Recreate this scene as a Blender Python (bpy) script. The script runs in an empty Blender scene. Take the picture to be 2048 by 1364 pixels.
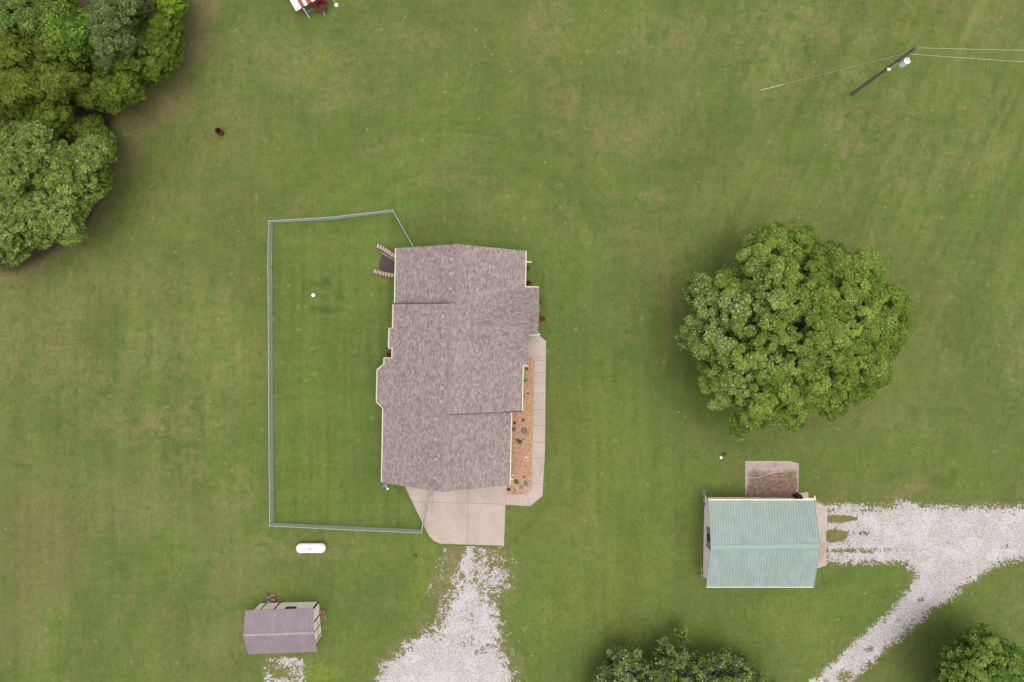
import bpy, math, random
import numpy as np
from mathutils import Vector, Matrix

# ------------------------------------------------------------------ camera, world, light
SC = bpy.context.scene
COL = SC.collection
H = 68.27                      # camera height above the lawn (m)
S = 0.05                       # ground metres per photograph pixel
cam_d = bpy.data.cameras.new("camera")
cam_d.sensor_width = 36.0
cam_d.lens = 24.0
cam_d.clip_start = 0.5
cam_d.clip_end = 3000.0
cam = bpy.data.objects.new("camera", cam_d)
COL.objects.link(cam)
cam.location = (0, 0, H)
cam.rotation_euler = (0, 0, 0)
SC.camera = cam

w = bpy.data.worlds.new("World")
SC.world = w
w.use_nodes = True
nt = w.node_tree
nt.nodes.clear()
sky = nt.nodes.new("ShaderNodeTexSky")
sky.sky_type = 'NISHITA'
sky.sun_disc = False
SUN_EL, SUN_AZ = 83.0, 120.0   # degrees; azimuth clockwise from north (+Y)
sky.sun_elevation = math.radians(SUN_EL)
sky.sun_rotation = math.radians(SUN_AZ)
sky.dust_density = 4.0
hs = nt.nodes.new("ShaderNodeHueSaturation")
hs.inputs['Saturation'].default_value = 0.22     # thin overcast: nearly neutral sky
bg = nt.nodes.new("ShaderNodeBackground")
bg.inputs['Strength'].default_value = 0.15
wo = nt.nodes.new("ShaderNodeOutputWorld")
nt.links.new(sky.outputs[0], hs.inputs['Color'])
nt.links.new(hs.outputs[0], bg.inputs['Color'])
nt.links.new(bg.outputs[0], wo.inputs[0])

sd = bpy.data.lights.new("sun", 'SUN')
sd.energy = 0.6
sd.angle = math.radians(60)
sd.color = (1.0, 0.95, 0.87)
sun = bpy.data.objects.new("sun", sd)
COL.objects.link(sun)
az, el = math.radians(SUN_AZ), math.radians(SUN_EL)
sdir = Vector((math.sin(az)*math.cos(el), math.cos(az)*math.cos(el), math.sin(el)))
sun.rotation_euler = sdir.to_track_quat('Z', 'Y').to_euler()

SC.view_settings.view_transform = 'Standard'
SC.view_settings.look = 'None'
SC.view_settings.gamma = 1.0
SC.view_settings.exposure = 0.83

# ------------------------------------------------------------------ helpers
def P(px, py, z=0.0):
    """photograph pixel (2048 wide) of a point known to stand at height z -> world metres"""
    k = S*(1-z/H)
    return Vector(((px-1024)*k, (682-py)*k, z))

K = 0.60
def lin(c):
    c = c/255.0
    return c/12.92 if c <= 0.04045 else ((c+0.055)/1.055)**2.4
def alb(r, g, b, k=None):
    k = K if k is None else k
    return (lin(r)*k, lin(g)*k, lin(b)*k, 1.0)

def tag(o, label=None, cat=None, group=None, kind=None):
    if label: o['label'] = label
    if cat: o['category'] = cat
    if group: o['group'] = group
    if kind: o['kind'] = kind
    return o

def thing(name, loc, label, cat, group=None, rz=0.0):
    o = bpy.data.objects.new(name, None)
    o.empty_display_size = 0.3
    COL.objects.link(o)
    o.location = loc
    o.rotation_euler = (0, 0, rz)
    return tag(o, label, cat, group)

class MB:
    def __init__(self):
        self.v = []; self.f = []; self.m = []; self.mi = 0
    def add(self, vs, fs, mi=None):
        b = len(self.v)
        self.v += [tuple(x) for x in vs]
        self.f += [tuple(b+i for i in f) for f in fs]
        self.m += [self.mi if mi is None else mi]*len(fs)
    def box(self, x0, x1, y0, y1, z0, z1, mi=None):
        vs = [(x0,y0,z0),(x1,y0,z0),(x1,y1,z0),(x0,y1,z0),(x0,y0,z1),(x1,y0,z1),(x1,y1,z1),(x0,y1,z1)]
        self.add(vs, [(0,3,2,1),(4,5,6,7),(0,1,5,4),(1,2,6,5),(2,3,7,6),(3,0,4,7)], mi)
    def obox(self, c, ax, ay, az_, hx, hy, hz, mi=None):
        c = Vector(c); vs = []
        for sz in (-1, 1):
            for sx, sy in ((-1,-1),(1,-1),(1,1),(-1,1)):
                vs.append(c+ax*hx*sx+ay*hy*sy+az_*hz*sz)
        self.add(vs, [(0,3,2,1),(4,5,6,7),(0,1,5,4),(1,2,6,5),(2,3,7,6),(3,0,4,7)], mi)
    def beam(self, a, b, wd, ht, mi=None):
        a = Vector(a); b = Vector(b); d = (b-a); L = d.length; d.normalize()
        side = d.cross(Vector((0,0,1)))
        if side.length < 1e-4: side = Vector((1,0,0))
        side.normalize(); up = side.cross(d)
        self.obox((a+b)/2, d, side, up, L/2, wd/2, ht/2, mi)
    def prism(self, top, dz=None, bot=None, mi=None):
        """closed solid from a top polygon and a bottom polygon"""
        n = len(top)
        if bot is None: bot = [(p[0], p[1], p[2]-dz) for p in top]
        vs = list(top)+list(bot)
        fs = [tuple(range(n)), tuple(range(2*n-1, n-1, -1))]
        fs += [(i, i+n, (i+1) % n+n, (i+1) % n) for i in range(n)]
        self.add(vs, fs, mi)
    def tube(self, pts, rs, n=8, cap=True, mi=None):
        pts = [Vector(p) for p in pts]
        if not hasattr(rs, '__len__'): rs = [rs]*len(pts)
        vs = []; fs = []
        d0 = (pts[1]-pts[0]).normalized()
        ref = Vector((1,0,0)) if abs(d0.x) < 0.8 else Vector((0,1,0))
        for i, p in enumerate(pts):
            a = pts[max(i-1,0)]; b = pts[min(i+1,len(pts)-1)]
            d = (b-a).normalized()
            u = (ref-d*ref.dot(d)).normalized(); ref = u
            t = d.cross(u)
            for k in range(n):
                an = 2*math.pi*k/n
                vs.append(p+(u*math.cos(an)+t*math.sin(an))*rs[i])
        for i in range(len(pts)-1):
            for k in range(n):
                fs.append((i*n+k, i*n+(k+1) % n, (i+1)*n+(k+1) % n, (i+1)*n+k))
        if cap:
            fs.append(tuple(range(n-1, -1, -1)))
            fs.append(tuple((len(pts)-1)*n+k for k in range(n)))
        self.add(vs, fs, mi)
    def lathe(self, c, prof, n=24, mi=None, axis=None):
        """prof: list of (r, z); axis z unless a (ax,u,v) frame is given"""
        c = Vector(c)
        if axis is None: A, U, V = Vector((0,0,1)), Vector((1,0,0)), Vector((0,1,0))
        else: A, U, V = axis
        vs = []; fs = []
        for r, z in prof:
            for k in range(n):
                an = 2*math.pi*k/n
                vs.append(c+A*z+(U*math.cos(an)+V*math.sin(an))*max(r, 1e-4))
        for i in range(len(prof)-1):
            for k in range(n):
                fs.append((i*n+k, i*n+(k+1) % n, (i+1)*n+(k+1) % n, (i+1)*n+k))
        fs.append(tuple(range(n-1, -1, -1)))
        fs.append(tuple((len(prof)-1)*n+k for k in range(n)))
        self.add(vs, fs, mi)
    def rock(self, c, rx, ry, rz, seed=0, mi=None, n=7):
        r = random.Random(seed); c = Vector(c); vs = []; fs = []
        rings = [(-0.6,0.75),(0.0,1.0),(0.55,0.8)]
        for z, q in rings:
            for k in range(n):
                an = 2*math.pi*k/n+r.uniform(-.2,.2); j = q*r.uniform(.82,1.12)
                vs.append(c+Vector((math.cos(an)*rx*j, math.sin(an)*ry*j, z*rz)))
        vs.append(c+Vector((0,0,rz*r.uniform(.85,1))))
        vs.append(c-Vector((0,0,rz)))
        for i in range(2):
            for k in range(n):
                fs.append((i*n+k, i*n+(k+1) % n, (i+1)*n+(k+1) % n, (i+1)*n+k))
        for k in range(n):
            fs.append((2*n+k, 2*n+(k+1) % n, 3*n)); fs.append(((k+1) % n, k, 3*n+1))
        self.add(vs, fs, mi)
    def build(self, name, mats, parent=None, origin=(0,0,0), smooth=False, bevel=0.0):
        me = bpy.data.meshes.new(name)
        o3 = Vector(origin)
        me.from_pydata([(x[0]-o3.x, x[1]-o3.y, x[2]-o3.z) for x in self.v], [], self.f)
        if not isinstance(mats, (list, tuple)): mats = [mats]
        for m in mats: me.materials.append(m)
        me.polygons.foreach_set('material_index', self.m)
        if smooth: me.polygons.foreach_set('use_smooth', [True]*len(self.f))
        me.update()
        o = bpy.data.objects.new(name, me)
        COL.objects.link(o)
        if parent is not None: o.parent = parent
        else: o.location = o3
        if bevel:
            b = o.modifiers.new('bevel', 'BEVEL'); b.width = bevel; b.segments = 2; b.limit_method = 'ANGLE'
        return o

def mesh_np(name, verts, faces_n, loops, mats, parent=None, origin=(0,0,0), fattr=None, pattr=None, smooth=False):
    """verts (N,3); every face has faces_n corners; loops flat index array"""
    me = bpy.data.meshes.new(name)
    verts = np.asarray(verts, dtype=np.float32)-np.asarray(origin, dtype=np.float32)
    nf = len(loops)//faces_n
    me.vertices.add(len(verts)); me.vertices.foreach_set('co', verts.ravel())
    me.loops.add(len(loops)); me.loops.foreach_set('vertex_index', np.asarray(loops, dtype=np.int32))
    me.polygons.add(nf)
    me.polygons.foreach_set('loop_start', np.arange(0, nf*faces_n, faces_n, dtype=np.int32))
    try: me.polygons.foreach_set('loop_total', np.full(nf, faces_n, dtype=np.int32))
    except Exception: pass
    me.update(calc_edges=True)
    for k, a in (fattr or {}).items():
        at = me.attributes.new(k, 'FLOAT', 'FACE'); at.data.foreach_set('value', np.asarray(a, dtype=np.float32))
    for k, a in (pattr or {}).items():
        at = me.attributes.new(k, 'FLOAT', 'POINT'); at.data.foreach_set('value', np.asarray(a, dtype=np.float32))
    if not isinstance(mats, (list, tuple)): mats = [mats]
    for m in mats: me.materials.append(m)
    if smooth: me.polygons.foreach_set('use_smooth', np.ones(nf, dtype=bool))
    o = bpy.data.objects.new(name, me)
    COL.objects.link(o)
    if parent is not None: o.parent = parent
    else: o.location = origin
    return o

def copy_tree(o, parent=None):
    c = o.copy(); COL.objects.link(c)
    if parent is not None: c.parent = parent
    for ch in list(o.children): copy_tree(ch, c)
    return c

# value noise on numpy arrays
def vnoise(x, y, scale, seed):
    rs = np.random.RandomState(seed)
    T = rs.rand(256, 256)
    u = x/scale+1000.3; v = y/scale+1000.7
    iu = np.floor(u).astype(int); iv = np.floor(v).astype(int)
    fu = u-iu; fv = v-iv
    fu = fu*fu*(3-2*fu); fv = fv*fv*(3-2*fv)
    g = lambda a, b: T[a % 256, b % 256]
    return (g(iu,iv)*(1-fu)+g(iu+1,iv)*fu)*(1-fv)+(g(iu,iv+1)*(1-fu)+g(iu+1,iv+1)*fu)*fv-0.5

def sdist(px, py, poly):
    """signed distance (positive inside) to polygon, numpy"""
    n = len(poly); d = np.full(px.shape, 1e9); ins = np.zeros(px.shape, dtype=bool)
    for i in range(n):
        x0, y0 = poly[i]; x1, y1 = poly[(i+1) % n]
        ex, ey = x1-x0, y1-y0
        t = np.clip(((px-x0)*ex+(py-y0)*ey)/(ex*ex+ey*ey+1e-9), 0, 1)
        d = np.minimum(d, np.hypot(px-x0-t*ex, py-y0-t*ey))
        if y0 != y1:
            c = ((y0 > py) != (y1 > py)) & (px < (x1-x0)*(py-y0)/(y1-y0)+x0)
            ins ^= c
    return np.where(ins, d, -d)

# ------------------------------------------------------------------ materials
class NT:
    def __init__(self, name):
        self.mat = bpy.data.materials.new(name); self.mat.use_nodes = True
        self.t = self.mat.node_tree; self.t.nodes.clear()
        self.out = self.t.nodes.new('ShaderNodeOutputMaterial')
        self.b = self.t.nodes.new('ShaderNodeBsdfPrincipled')
        self.t.links.new(self.b.outputs[0], self.out.inputs[0])
    def n(self, kind, **kw):
        nd = self.t.nodes.new(kind)
        for k, v in kw.items(): setattr(nd, k, v)
        return nd
    def l(self, a, b): self.t.links.new(a, b)
    def co(self, scale=(1,1,1), rot=0.0, space='Object'):
        tc = self.n('ShaderNodeTexCoord'); mp = self.n('ShaderNodeMapping')
        mp.inputs['Scale'].default_value = scale
        mp.inputs['Rotation'].default_value = (0, 0, rot)
        self.l(tc.outputs[space], mp.inputs[0]); return mp.outputs[0]
    def noise(self, co, scale, detail=3, rough=.55, dist=0.0):
        nz = self.n('ShaderNodeTexNoise'); nz.inputs['Scale'].default_value = scale
        nz.inputs['Detail'].default_value = detail; nz.inputs['Roughness'].default_value = rough
        nz.inputs['Distortion'].default_value = dist
        self.l(co, nz.inputs['Vector']); return nz.outputs['Fac']
    def ramp(self, fac, stops):
        r = self.n('ShaderNodeValToRGB'); e = r.color_ramp.elements
        while len(e) < len(stops): e.new(0.5)
        for i, (p, c) in enumerate(stops):
            e[i].position = p; e[i].color = c
        self.l(fac, r.inputs[0]); return r.outputs[0]
    def mr(self, v, a, b, c=0.0, d=1.0):
        m = self.n('ShaderNodeMapRange'); m.inputs[1].default_value = a; m.inputs[2].default_value = b
        m.inputs[3].default_value = c; m.inputs[4].default_value = d
        self.l(v, m.inputs[0]); return m.outputs[0]
    def math(self, op, a, b=None):
        m = self.n('ShaderNodeMath', operation=op)
        for i, x in enumerate((a, b)):
            if x is None: continue
            if isinstance(x, (int, float)): m.inputs[i].default_value = x
            else: self.l(x, m.inputs[i])
        return m.outputs[0]
    def mix(self, fac, a, b, mode='MIX'):
        m = self.n('ShaderNodeMix', data_type='RGBA', blend_type=mode)
        if isinstance(fac, (int, float)): m.inputs[0].default_value = fac
        else: self.l(fac, m.inputs[0])
        for i, x in ((6, a), (7, b)):
            if isinstance(x, tuple): m.inputs[i].default_value = x
            else: self.l(x, m.inputs[i])
        return m.outputs[2]
    def attr(self, name):
        a = self.n('ShaderNodeAttribute'); a.attribute_name = name; return a.outputs['Fac']
    def bump(self, h, strength, dist):
        b = self.n('ShaderNodeBump'); b.inputs['Strength'].default_value = strength
        b.inputs['Distance'].default_value = dist
        self.l(h, b.inputs['Height']); self.l(b.outputs[0], self.b.inputs['Normal'])
    def col(self, c):
        if isinstance(c, tuple): self.b.inputs['Base Color'].default_value = c
        else: self.l(c, self.b.inputs['Base Color'])
    def fin(self, rough=.8, metal=0.0, spec=0.3):
        self.b.inputs['Roughness'].default_value = rough
        self.b.inputs['Metallic'].default_value = metal
        self.b.inputs['Specular IOR Level'].default_value = spec
        return self.mat

def simple(name, c, rough=.7, metal=0.0, var=.12, scale=6.0, spec=.3):
    m = NT(name); co = m.co()
    nz = m.noise(co, scale, 4)
    dark = tuple(x*(1-var) for x in c[:3])+(1,); lite = tuple(min(1, x*(1+var)) for x in c[:3])+(1,)
    m.col(m.ramp(nz, [(.3, dark), (.7, lite)]))
    m.bump(nz, .15, .01)
    return m.fin(rough, metal, spec)

def lawn_material():
    m = NT('lawn'); co = m.co()
    big = m.noise(co, .045, 4, .6, .4)
    mid = m.noise(co, .22, 5, .62, .6)
    c1 = m.co(scale=(1.6, .45, 1), rot=math.radians(-28))
    streak = m.noise(c1, .5, 5, .65, .8)
    fine = m.noise(co, 2.6, 4, .7)
    grain = m.noise(co, 11.0, 3, .8)
    green = alb(98, 119, 54); olive = alb(115, 120, 62); tan = alb(142, 134, 84)
    deep = alb(80, 101, 42); lushc = alb(101, 124, 54); yel = alb(126, 136, 50); dirtc = alb(146, 126, 92)
    c3 = m.co(scale=(1.0, 1.6, 1), rot=math.radians(20))
    m2 = m.noise(c3, .62, 4, .6, .9); m3 = m.noise(co, 1.5, 4, .65, .7)
    f1 = m.math('ADD', m.mr(big, .40, .60, 0, .55), m.mr(m2, .38, .62, -.05, .6))
    base = m.mix(f1, green, olive)
    lush = m.attr('lush'); dry = m.attr('dry'); dirt = m.attr('dirt'); yl = m.attr('yellow'); dk = m.attr('deep')
    lf = m.math('MULTIPLY', lush, m.mr(mid, .35, .65, 1.0, .5))
    base = m.mix(lf, base, lushc)
    gate = m.math('SUBTRACT', 1.0, m.math('MULTIPLY', lush, .85))
    th = m.math('ADD', m.mr(streak, .51, .69, 0, .38), m.mr(m3, .56, .74, 0, .22))
    th = m.math('ADD', th, m.math('MULTIPLY', dry, m.mr(m.math('ADD', m3, m2), .8, 1.2, 0.1, 1.15)))
    th = m.math('MULTIPLY', th, gate)
    base = m.mix(m.mr(th, 0, 1, 0, .8), base, tan)
    dm = m.mr(m.noise(c1, .95, 4, .6, .8), .54, .70, 0, .38)
    base = m.mix(m.math('ADD', dm, m.math('MULTIPLY', dk, m.mr(fine, .3, .6, .5, 1.2))), base, deep)
    base = m.mix(m.math('MULTIPLY', yl, m.mr(fine, .4, .6, .2, 1)), base, yel)
    yb = m.mr(m.noise(c3, .35, 5, .7, .8), .60, .74, 0, .55)
    base = m.mix(m.math('MULTIPLY', yb, m.mr(fine, .42, .6, 0, 1)), base, yel)
    base = m.mix(m.attr('litter'), base, alb(72, 54, 42))
    dirt = m.math('MULTIPLY', dirt, .85)
    dd = m.math('MULTIPLY', dirt, m.mr(m.noise(co, 2.5, 5, .75), .38, .58, .3, 1.0))
    base = m.mix(dd, base, dirtc)
    c2 = m.co(scale=(.15, 5.0, 1)); s2 = m.noise(c2, .9, 2, .5)
    c4 = m.co(scale=(5.0, .12, 1)); s4 = m.noise(c4, .9, 2, .5)
    k = m.math('MULTIPLY', m.mr(s4, .35, .65, .982, 1.018), m.mr(s2, .35, .65, .99, 1.01))
    k = m.math('MULTIPLY', k, m.math('ADD', 1.0, m.attr('mow')))
    k = m.math('MULTIPLY', k, m.mr(m3, .35, .65, .96, 1.04))
    k = m.math('MULTIPLY', k, m.mr(fine, .35, .65, .92, 1.08))
    k = m.math('MULTIPLY', k, m.mr(m.noise(co, 6.5, 3, .85), .35, .65, .83, 1.17))
    cmb = m.n('ShaderNodeCombineColor')
    for i in range(3): m.l(k, cmb.inputs[i])
    base = m.mix(1.0, base, cmb.outputs[0], 'MULTIPLY')
    vw = m.n('ShaderNodeTexVoronoi'); vw.inputs['Scale'].default_value = .9; m.l(co, vw.inputs['Vector'])
    sw = m.n('ShaderNodeSeparateColor'); m.l(vw.outputs['Color'], sw.inputs[0])
    weed = m.math('MULTIPLY', m.mr(m.math('ADD', vw.outputs['Distance'], m.mr(m.noise(co, 4, 3, .7), .3, .7, -.1, .1)), .10, .24, 1, 0), m.math('GREATER_THAN', sw.outputs[1], .80))
    base = m.mix(m.math('MULTIPLY', weed, .55), base, alb(78, 108, 44))
    straw = m.math('MULTIPLY', m.mr(m.math('ADD', vw.outputs['Distance'], m.mr(m.noise(co, 5, 3, .7), .3, .7, -.12, .12)), .08, .22, 1, 0), m.math('LESS_THAN', sw.outputs[1], .10))
    base = m.mix(m.math('MULTIPLY', straw, .5), base, alb(160, 150, 98))
    # clover flowers and bits of straw
    vo = m.n('ShaderNodeTexVoronoi'); vo.inputs['Scale'].default_value = 1.5; m.l(co, vo.inputs['Vector'])
    sep = m.n('ShaderNodeSeparateColor'); m.l(vo.outputs['Color'], sep.inputs[0])
    dot = m.math('MULTIPLY', m.math('LESS_THAN', vo.outputs['Distance'], .085), m.math('GREATER_THAN', sep.outputs[0], .955))
    base = m.mix(m.math('MULTIPLY', dot, .8), base, alb(205, 205, 175))
    m.col(base)
    m.bump(m.math('ADD', grain, fine), .5, .05)
    return m.fin(.9, 0, .15)

def shingle_material(name, swap=False):
    m = NT(name)
    co = m.co(rot=math.pi/2 if not swap else 0)
    br = m.n('ShaderNodeTexBrick'); br.offset = .5
    for k, v in (('Scale', 1.0), ('Brick Width', .30), ('Row Height', .145), ('Mortar Size', .006), ('Bias', 0.0)):
        br.inputs[k].default_value = v
    br.inputs['Color1'].default_value = (0, 0, 0, 1); br.inputs['Color2'].default_value = (1, 1, 1, 1)
    br.inputs['Mortar'].default_value = (.1, .1, .1, 1)
    m.l(co, br.inputs['Vector'])
    sp = m.n('ShaderNodeSeparateColor'); m.l(br.outputs['Color'], sp.inputs[0])
    n1 = m.noise(co, 10, 3, .8); n2 = m.noise(co, .9, 3); n3 = m.noise(co, 3.5, 2, .6)
    f = m.math('ADD', m.math('MULTIPLY', sp.outputs[0], .38), m.mr(n1, .3, .7, 0, .62))
    c = m.ramp(f, [(.05, alb(98, 84, 82)), (.38, alb(150, 134, 130)), (.62, alb(175, 157, 152)), (.95, alb(214, 197, 190))])
    c = m.mix(m.mr(n3, .58, .74, 0, .3), c, alb(164, 138, 128))
    c = m.mix(m.mr(n2, .4, .7, 0, .22), c, alb(170, 158, 158))
    m.col(c); m.bump(m.math('ADD', sp.outputs[0], n1), .4, .012)
    return m.fin(.9, 0, .2)

def metal_roof(name, c, c2):
    m = NT(name); co = m.co()
    n = m.noise(co, .8, 4); n2 = m.noise(m.co(scale=(6, .5, 1)), 1.2, 3)
    f = m.math('ADD', m.mr(n, .3, .7, -.1, .6), m.mr(n2, .3, .7, -.1, .6))
    m.col(m.ramp(f, [(.1, tuple(x*.9 for x in c2[:3])+(1,)), (.5, c2), (.9, c)]))
    return m.fin(.5, 0, .35)

def concrete_material(name, stain=False):
    m = NT(name); co = m.co()
    n1 = m.noise(co, .5, 5, .6, .5); n2 = m.noise(co, 8, 4, .7); n3 = m.noise(co, 1.6, 4, .6)
    f = m.math('ADD', m.mr(n1, .3, .7, 0, .5), m.mr(n2, .3, .7, 0, .5))
    c = m.ramp(f, [(.15, alb(183, 163, 152)), (.5, alb(199, 180, 169)), (.9, alb(212, 196, 186))])
    c = m.mix(m.mr(n3, .6, .75, 0, .3), c, alb(178, 150, 132))
    m.col(c); m.bump(n2, .2, .01)
    return m.fin(.85, 0, .25)

def stained_material():
    m = NT('stained_concrete'); co = m.co()
    n1 = m.noise(co, .8, 5, .65, .6); n2 = m.noise(co, 7, 4, .75); n3 = m.noise(co, 3, 4, .6)
    st = m.attr('stain')
    c = m.ramp(m.mr(n2, .25, .75), [(.1, alb(168, 148, 138)), (.6, alb(192, 174, 164)), (1, alb(208, 192, 182))])
    brown = m.ramp(m.mr(n3, .3, .7), [(0, alb(104, 82, 70)), (.5, alb(138, 112, 94)), (1, alb(168, 140, 116))])
    f = m.math('ADD', m.math('ADD', st, .16), m.mr(n1, .3, .7, -.45, .45))
    c = m.mix(m.mr(f, .15, .8, 0, .95), c, brown)
    m.col(c); m.bump(n2, .2, .01)
    return m.fin(.85, 0, .25)

def gravel_material():
    m = NT('limestone_gravel'); co = m.co()
    vo = m.n('ShaderNodeTexVoronoi'); vo.inputs['Scale'].default_value = 15.0; m.l(co, vo.inputs['Vector'])
    sp = m.n('ShaderNodeSeparateColor'); m.l(vo.outputs['Color'], sp.inputs[0])
    n1 = m.noise(co, .45, 5, .65, .5); n2 = m.noise(co, 7, 4, .75)
    dens = m.attr('density')
    f = m.math('ADD', m.math('MULTIPLY', sp.outputs[0], .45), m.mr(n2, .3, .7, 0, .55))
    white = m.ramp(f, [(.05, alb(184, 177, 178)), (.4, alb(218, 213, 219)), (.9, alb(242, 239, 246))])
    tan = m.ramp(f, [(.1, alb(134, 118, 96)), (.5, alb(192, 181, 172)), (.9, alb(226, 219, 217))])
    g = m.math('ADD', m.mr(n1, .42, .62, 0, .85), m.math('SUBTRACT', .65, dens))
    c = m.mix(m.mr(g, 0, 1, 0, .8), white, tan)
    m.col(c); m.bump(m.math('ADD', sp.outputs[0], n2), .3, .015)
    return m.fin(.9, 0, .2)

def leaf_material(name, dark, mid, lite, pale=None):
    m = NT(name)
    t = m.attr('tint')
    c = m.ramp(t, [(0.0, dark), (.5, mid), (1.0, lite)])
    if pale is not None: c = m.mix(m.attr('pale'), c, pale)
    m.col(c)
    m.b.inputs['Roughness'].default_value = .7
    m.b.inputs['Specular IOR Level'].default_value = .12
    tr = m.n('ShaderNodeBsdfTranslucent'); m.l(c, tr.inputs[0])
    mx = m.n('ShaderNodeMixShader'); mx.inputs[0].default_value = .15
    m.l(m.b.outputs[0], mx.inputs[1]); m.l(tr.outputs[0], mx.inputs[2]); m.l(mx.outputs[0], m.out.inputs[0])
    return m.mat

def attr_ramp_material(name, attr, stops, rough=.85):
    m = NT(name); m.col(m.ramp(m.attr(attr), stops)); return m.fin(rough, 0, .25)

M = {}
M['lawn'] = lawn_material()
M['shingle'] = shingle_material('shingle_north_south')
M['shingle_x'] = shingle_material('shingle_east_west', True)
M['cap'] = simple('ridge_cap_shingle', alb(160, 144, 140), .9, 0, .22, 5)
M['concrete'] = concrete_material('concrete')
M['stained'] = stained_material()
M['gravel'] = gravel_material()
M['joint'] = simple('concrete_joint', alb(132, 112, 98), .95)
M['cream'] = simple('cream_gutter_metal', alb(240, 232, 205, .70), .45, 0, .04)
M['siding'] = simple('cream_siding', alb(215, 205, 188, .8), .7, 0, .06)
M['barnwall'] = simple('pale_steel_wall', alb(240, 226, 222, .98), .5, 0, .05)
M['barnroof'] = metal_roof('green_steel_roof', alb(165, 182, 173), alb(157, 174, 165))
M['barnrib'] = metal_roof('green_steel_rib', alb(177, 193, 185), alb(169, 185, 177))
M['barnridge'] = simple('green_ridge_cap', alb(160, 180, 170), .5, 0, .04)
M['shedroof'] = metal_roof('mauve_steel_roof', alb(154, 139, 144), alb(145, 130, 135))
M['shedrib'] = metal_roof('mauve_steel_rib', alb(180, 164, 171), alb(170, 154, 161))
M['shedwall'] = simple('shed_siding', alb(240, 226, 212, .95), .7, 0, .05)
M['darktrim'] = simple('dark_brown_trim', alb(70, 58, 50), .7)
M['glass'] = simple('dark_window_glass', alb(52, 56, 60), .15, 0, .05, spec=.6)
M['white'] = simple('white_paint', alb(250, 248, 246, .86), .35, 0, .03, spec=.5)
M['whitem'] = simple('white_metal', alb(240, 238, 230, .85), .4, 0, .05)
M['grey'] = simple('grey_metal', alb(140, 146, 156), .4, .2, .08)
M['galv'] = simple('galvanised_steel', alb(208, 218, 214), .5, 0, .08)
M['wire'] = simple('galvanised_wire', alb(178, 190, 186), .6, 0, .05)
M['tankgrey'] = simple('dull_dome_paint', alb(214, 214, 220, .7), .5)
M['step_shade'] = simple('dark_step_shade', alb(96, 80, 76), .7)  # shade at the roof steps, put into the colour
M['vent'] = simple('vent_metal', alb(184, 175, 182), .5, 0, .12, 12)
M['wood'] = simple('weathered_pole_wood', alb(138, 120, 110), .9, 0, .3, 3)
M['deckwood'] = simple('weathered_deck_boards', alb(168, 140, 126), .9, 0, .25, 5)
M['brownwood'] = simple('brown_boards', alb(120, 92, 76), .9, 0, .25, 5)
M['block'] = simple('pink_concrete_block', alb(206, 172, 160), .9, 0, .14, 6)
M['blockside'] = simple('brown_block_face', alb(122, 96, 80), .9, 0, .2, 6)
M['mulch'] = simple('dark_mulch', alb(88, 76, 76), .95, 0, .3, 7)
M['rust'] = simple('rusty_steel', alb(118, 66, 62), .85, .1, .3, 8)
M['soot'] = simple('sooty_inside', alb(24, 16, 14), .95)
M['ash'] = simple('pale_ash', alb(178, 160, 130), .95)
M['red'] = simple('faded_red_paint', alb(142, 56, 50), .6, 0, .35, 5)
M['darkred'] = simple('dark_red_paint', alb(96, 36, 36), .6, 0, .25, 7)
M['rustroof'] = simple('rusted_sheet', alb(172, 92, 74), .8, 0, .2, 4)
M['whitesheet'] = simple('white_sheet_metal', alb(244, 242, 246, .85), .45, 0, .05)
M['black'] = simple('black_plastic', alb(30, 32, 36), .6, 0, .3)
M['green_plastic'] = simple('green_plastic', alb(74, 128, 104), .5)
M['bluegrey'] = simple('blue_grey_paint', alb(150, 156, 178), .6)
M['yellow'] = simple('yellow_plastic', alb(226, 206, 120), .5)
M['guard'] = simple('pale_guy_guard', alb(238, 232, 190), .5)
M['hose'] = simple('yellow_green_hose', alb(168, 170, 62), .5)
M['line'] = simple('bare_aluminium_wire', alb(206, 204, 170), .4, .2, .04)
M['bark'] = simple('grey_bark', alb(120, 112, 98), .95, 0, .25, 4)
M['palebark'] = simple('pale_bark', alb(168, 162, 146), .95, 0, .2, 4)
M['greystone'] = simple('grey_stone', alb(150, 140, 134), .9, 0, .2, 9)
M['palestone'] = simple('pale_stone', alb(232, 216, 206), .9, 0, .1, 9)
M['orangestone'] = simple('orange_stone', alb(226, 178, 140), .9, 0, .14, 9)
M['darkstone'] = simple('dark_stone', alb(70, 62, 62), .9, 0, .2, 9)
M['soil'] = simple('potting_soil', alb(70, 54, 44), .95, 0, .25, 9)
M['pebble'] = attr_ramp_material('river_pebbles', 'tint', [
    (0.0, alb(160, 116, 92)), (.15, alb(222, 172, 134)), (.45, alb(244, 202, 164)), (.7, alb(250, 224, 196)), (.86, alb(222, 204, 196)), (1.0, alb(250, 242, 238))])
M['bedbase'] = simple('bed_base', alb(214, 166, 130), .95, 0, .3, 8)
M['garage'] = simple('white_garage_door', alb(226, 220, 208), .6, 0, .04)

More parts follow.
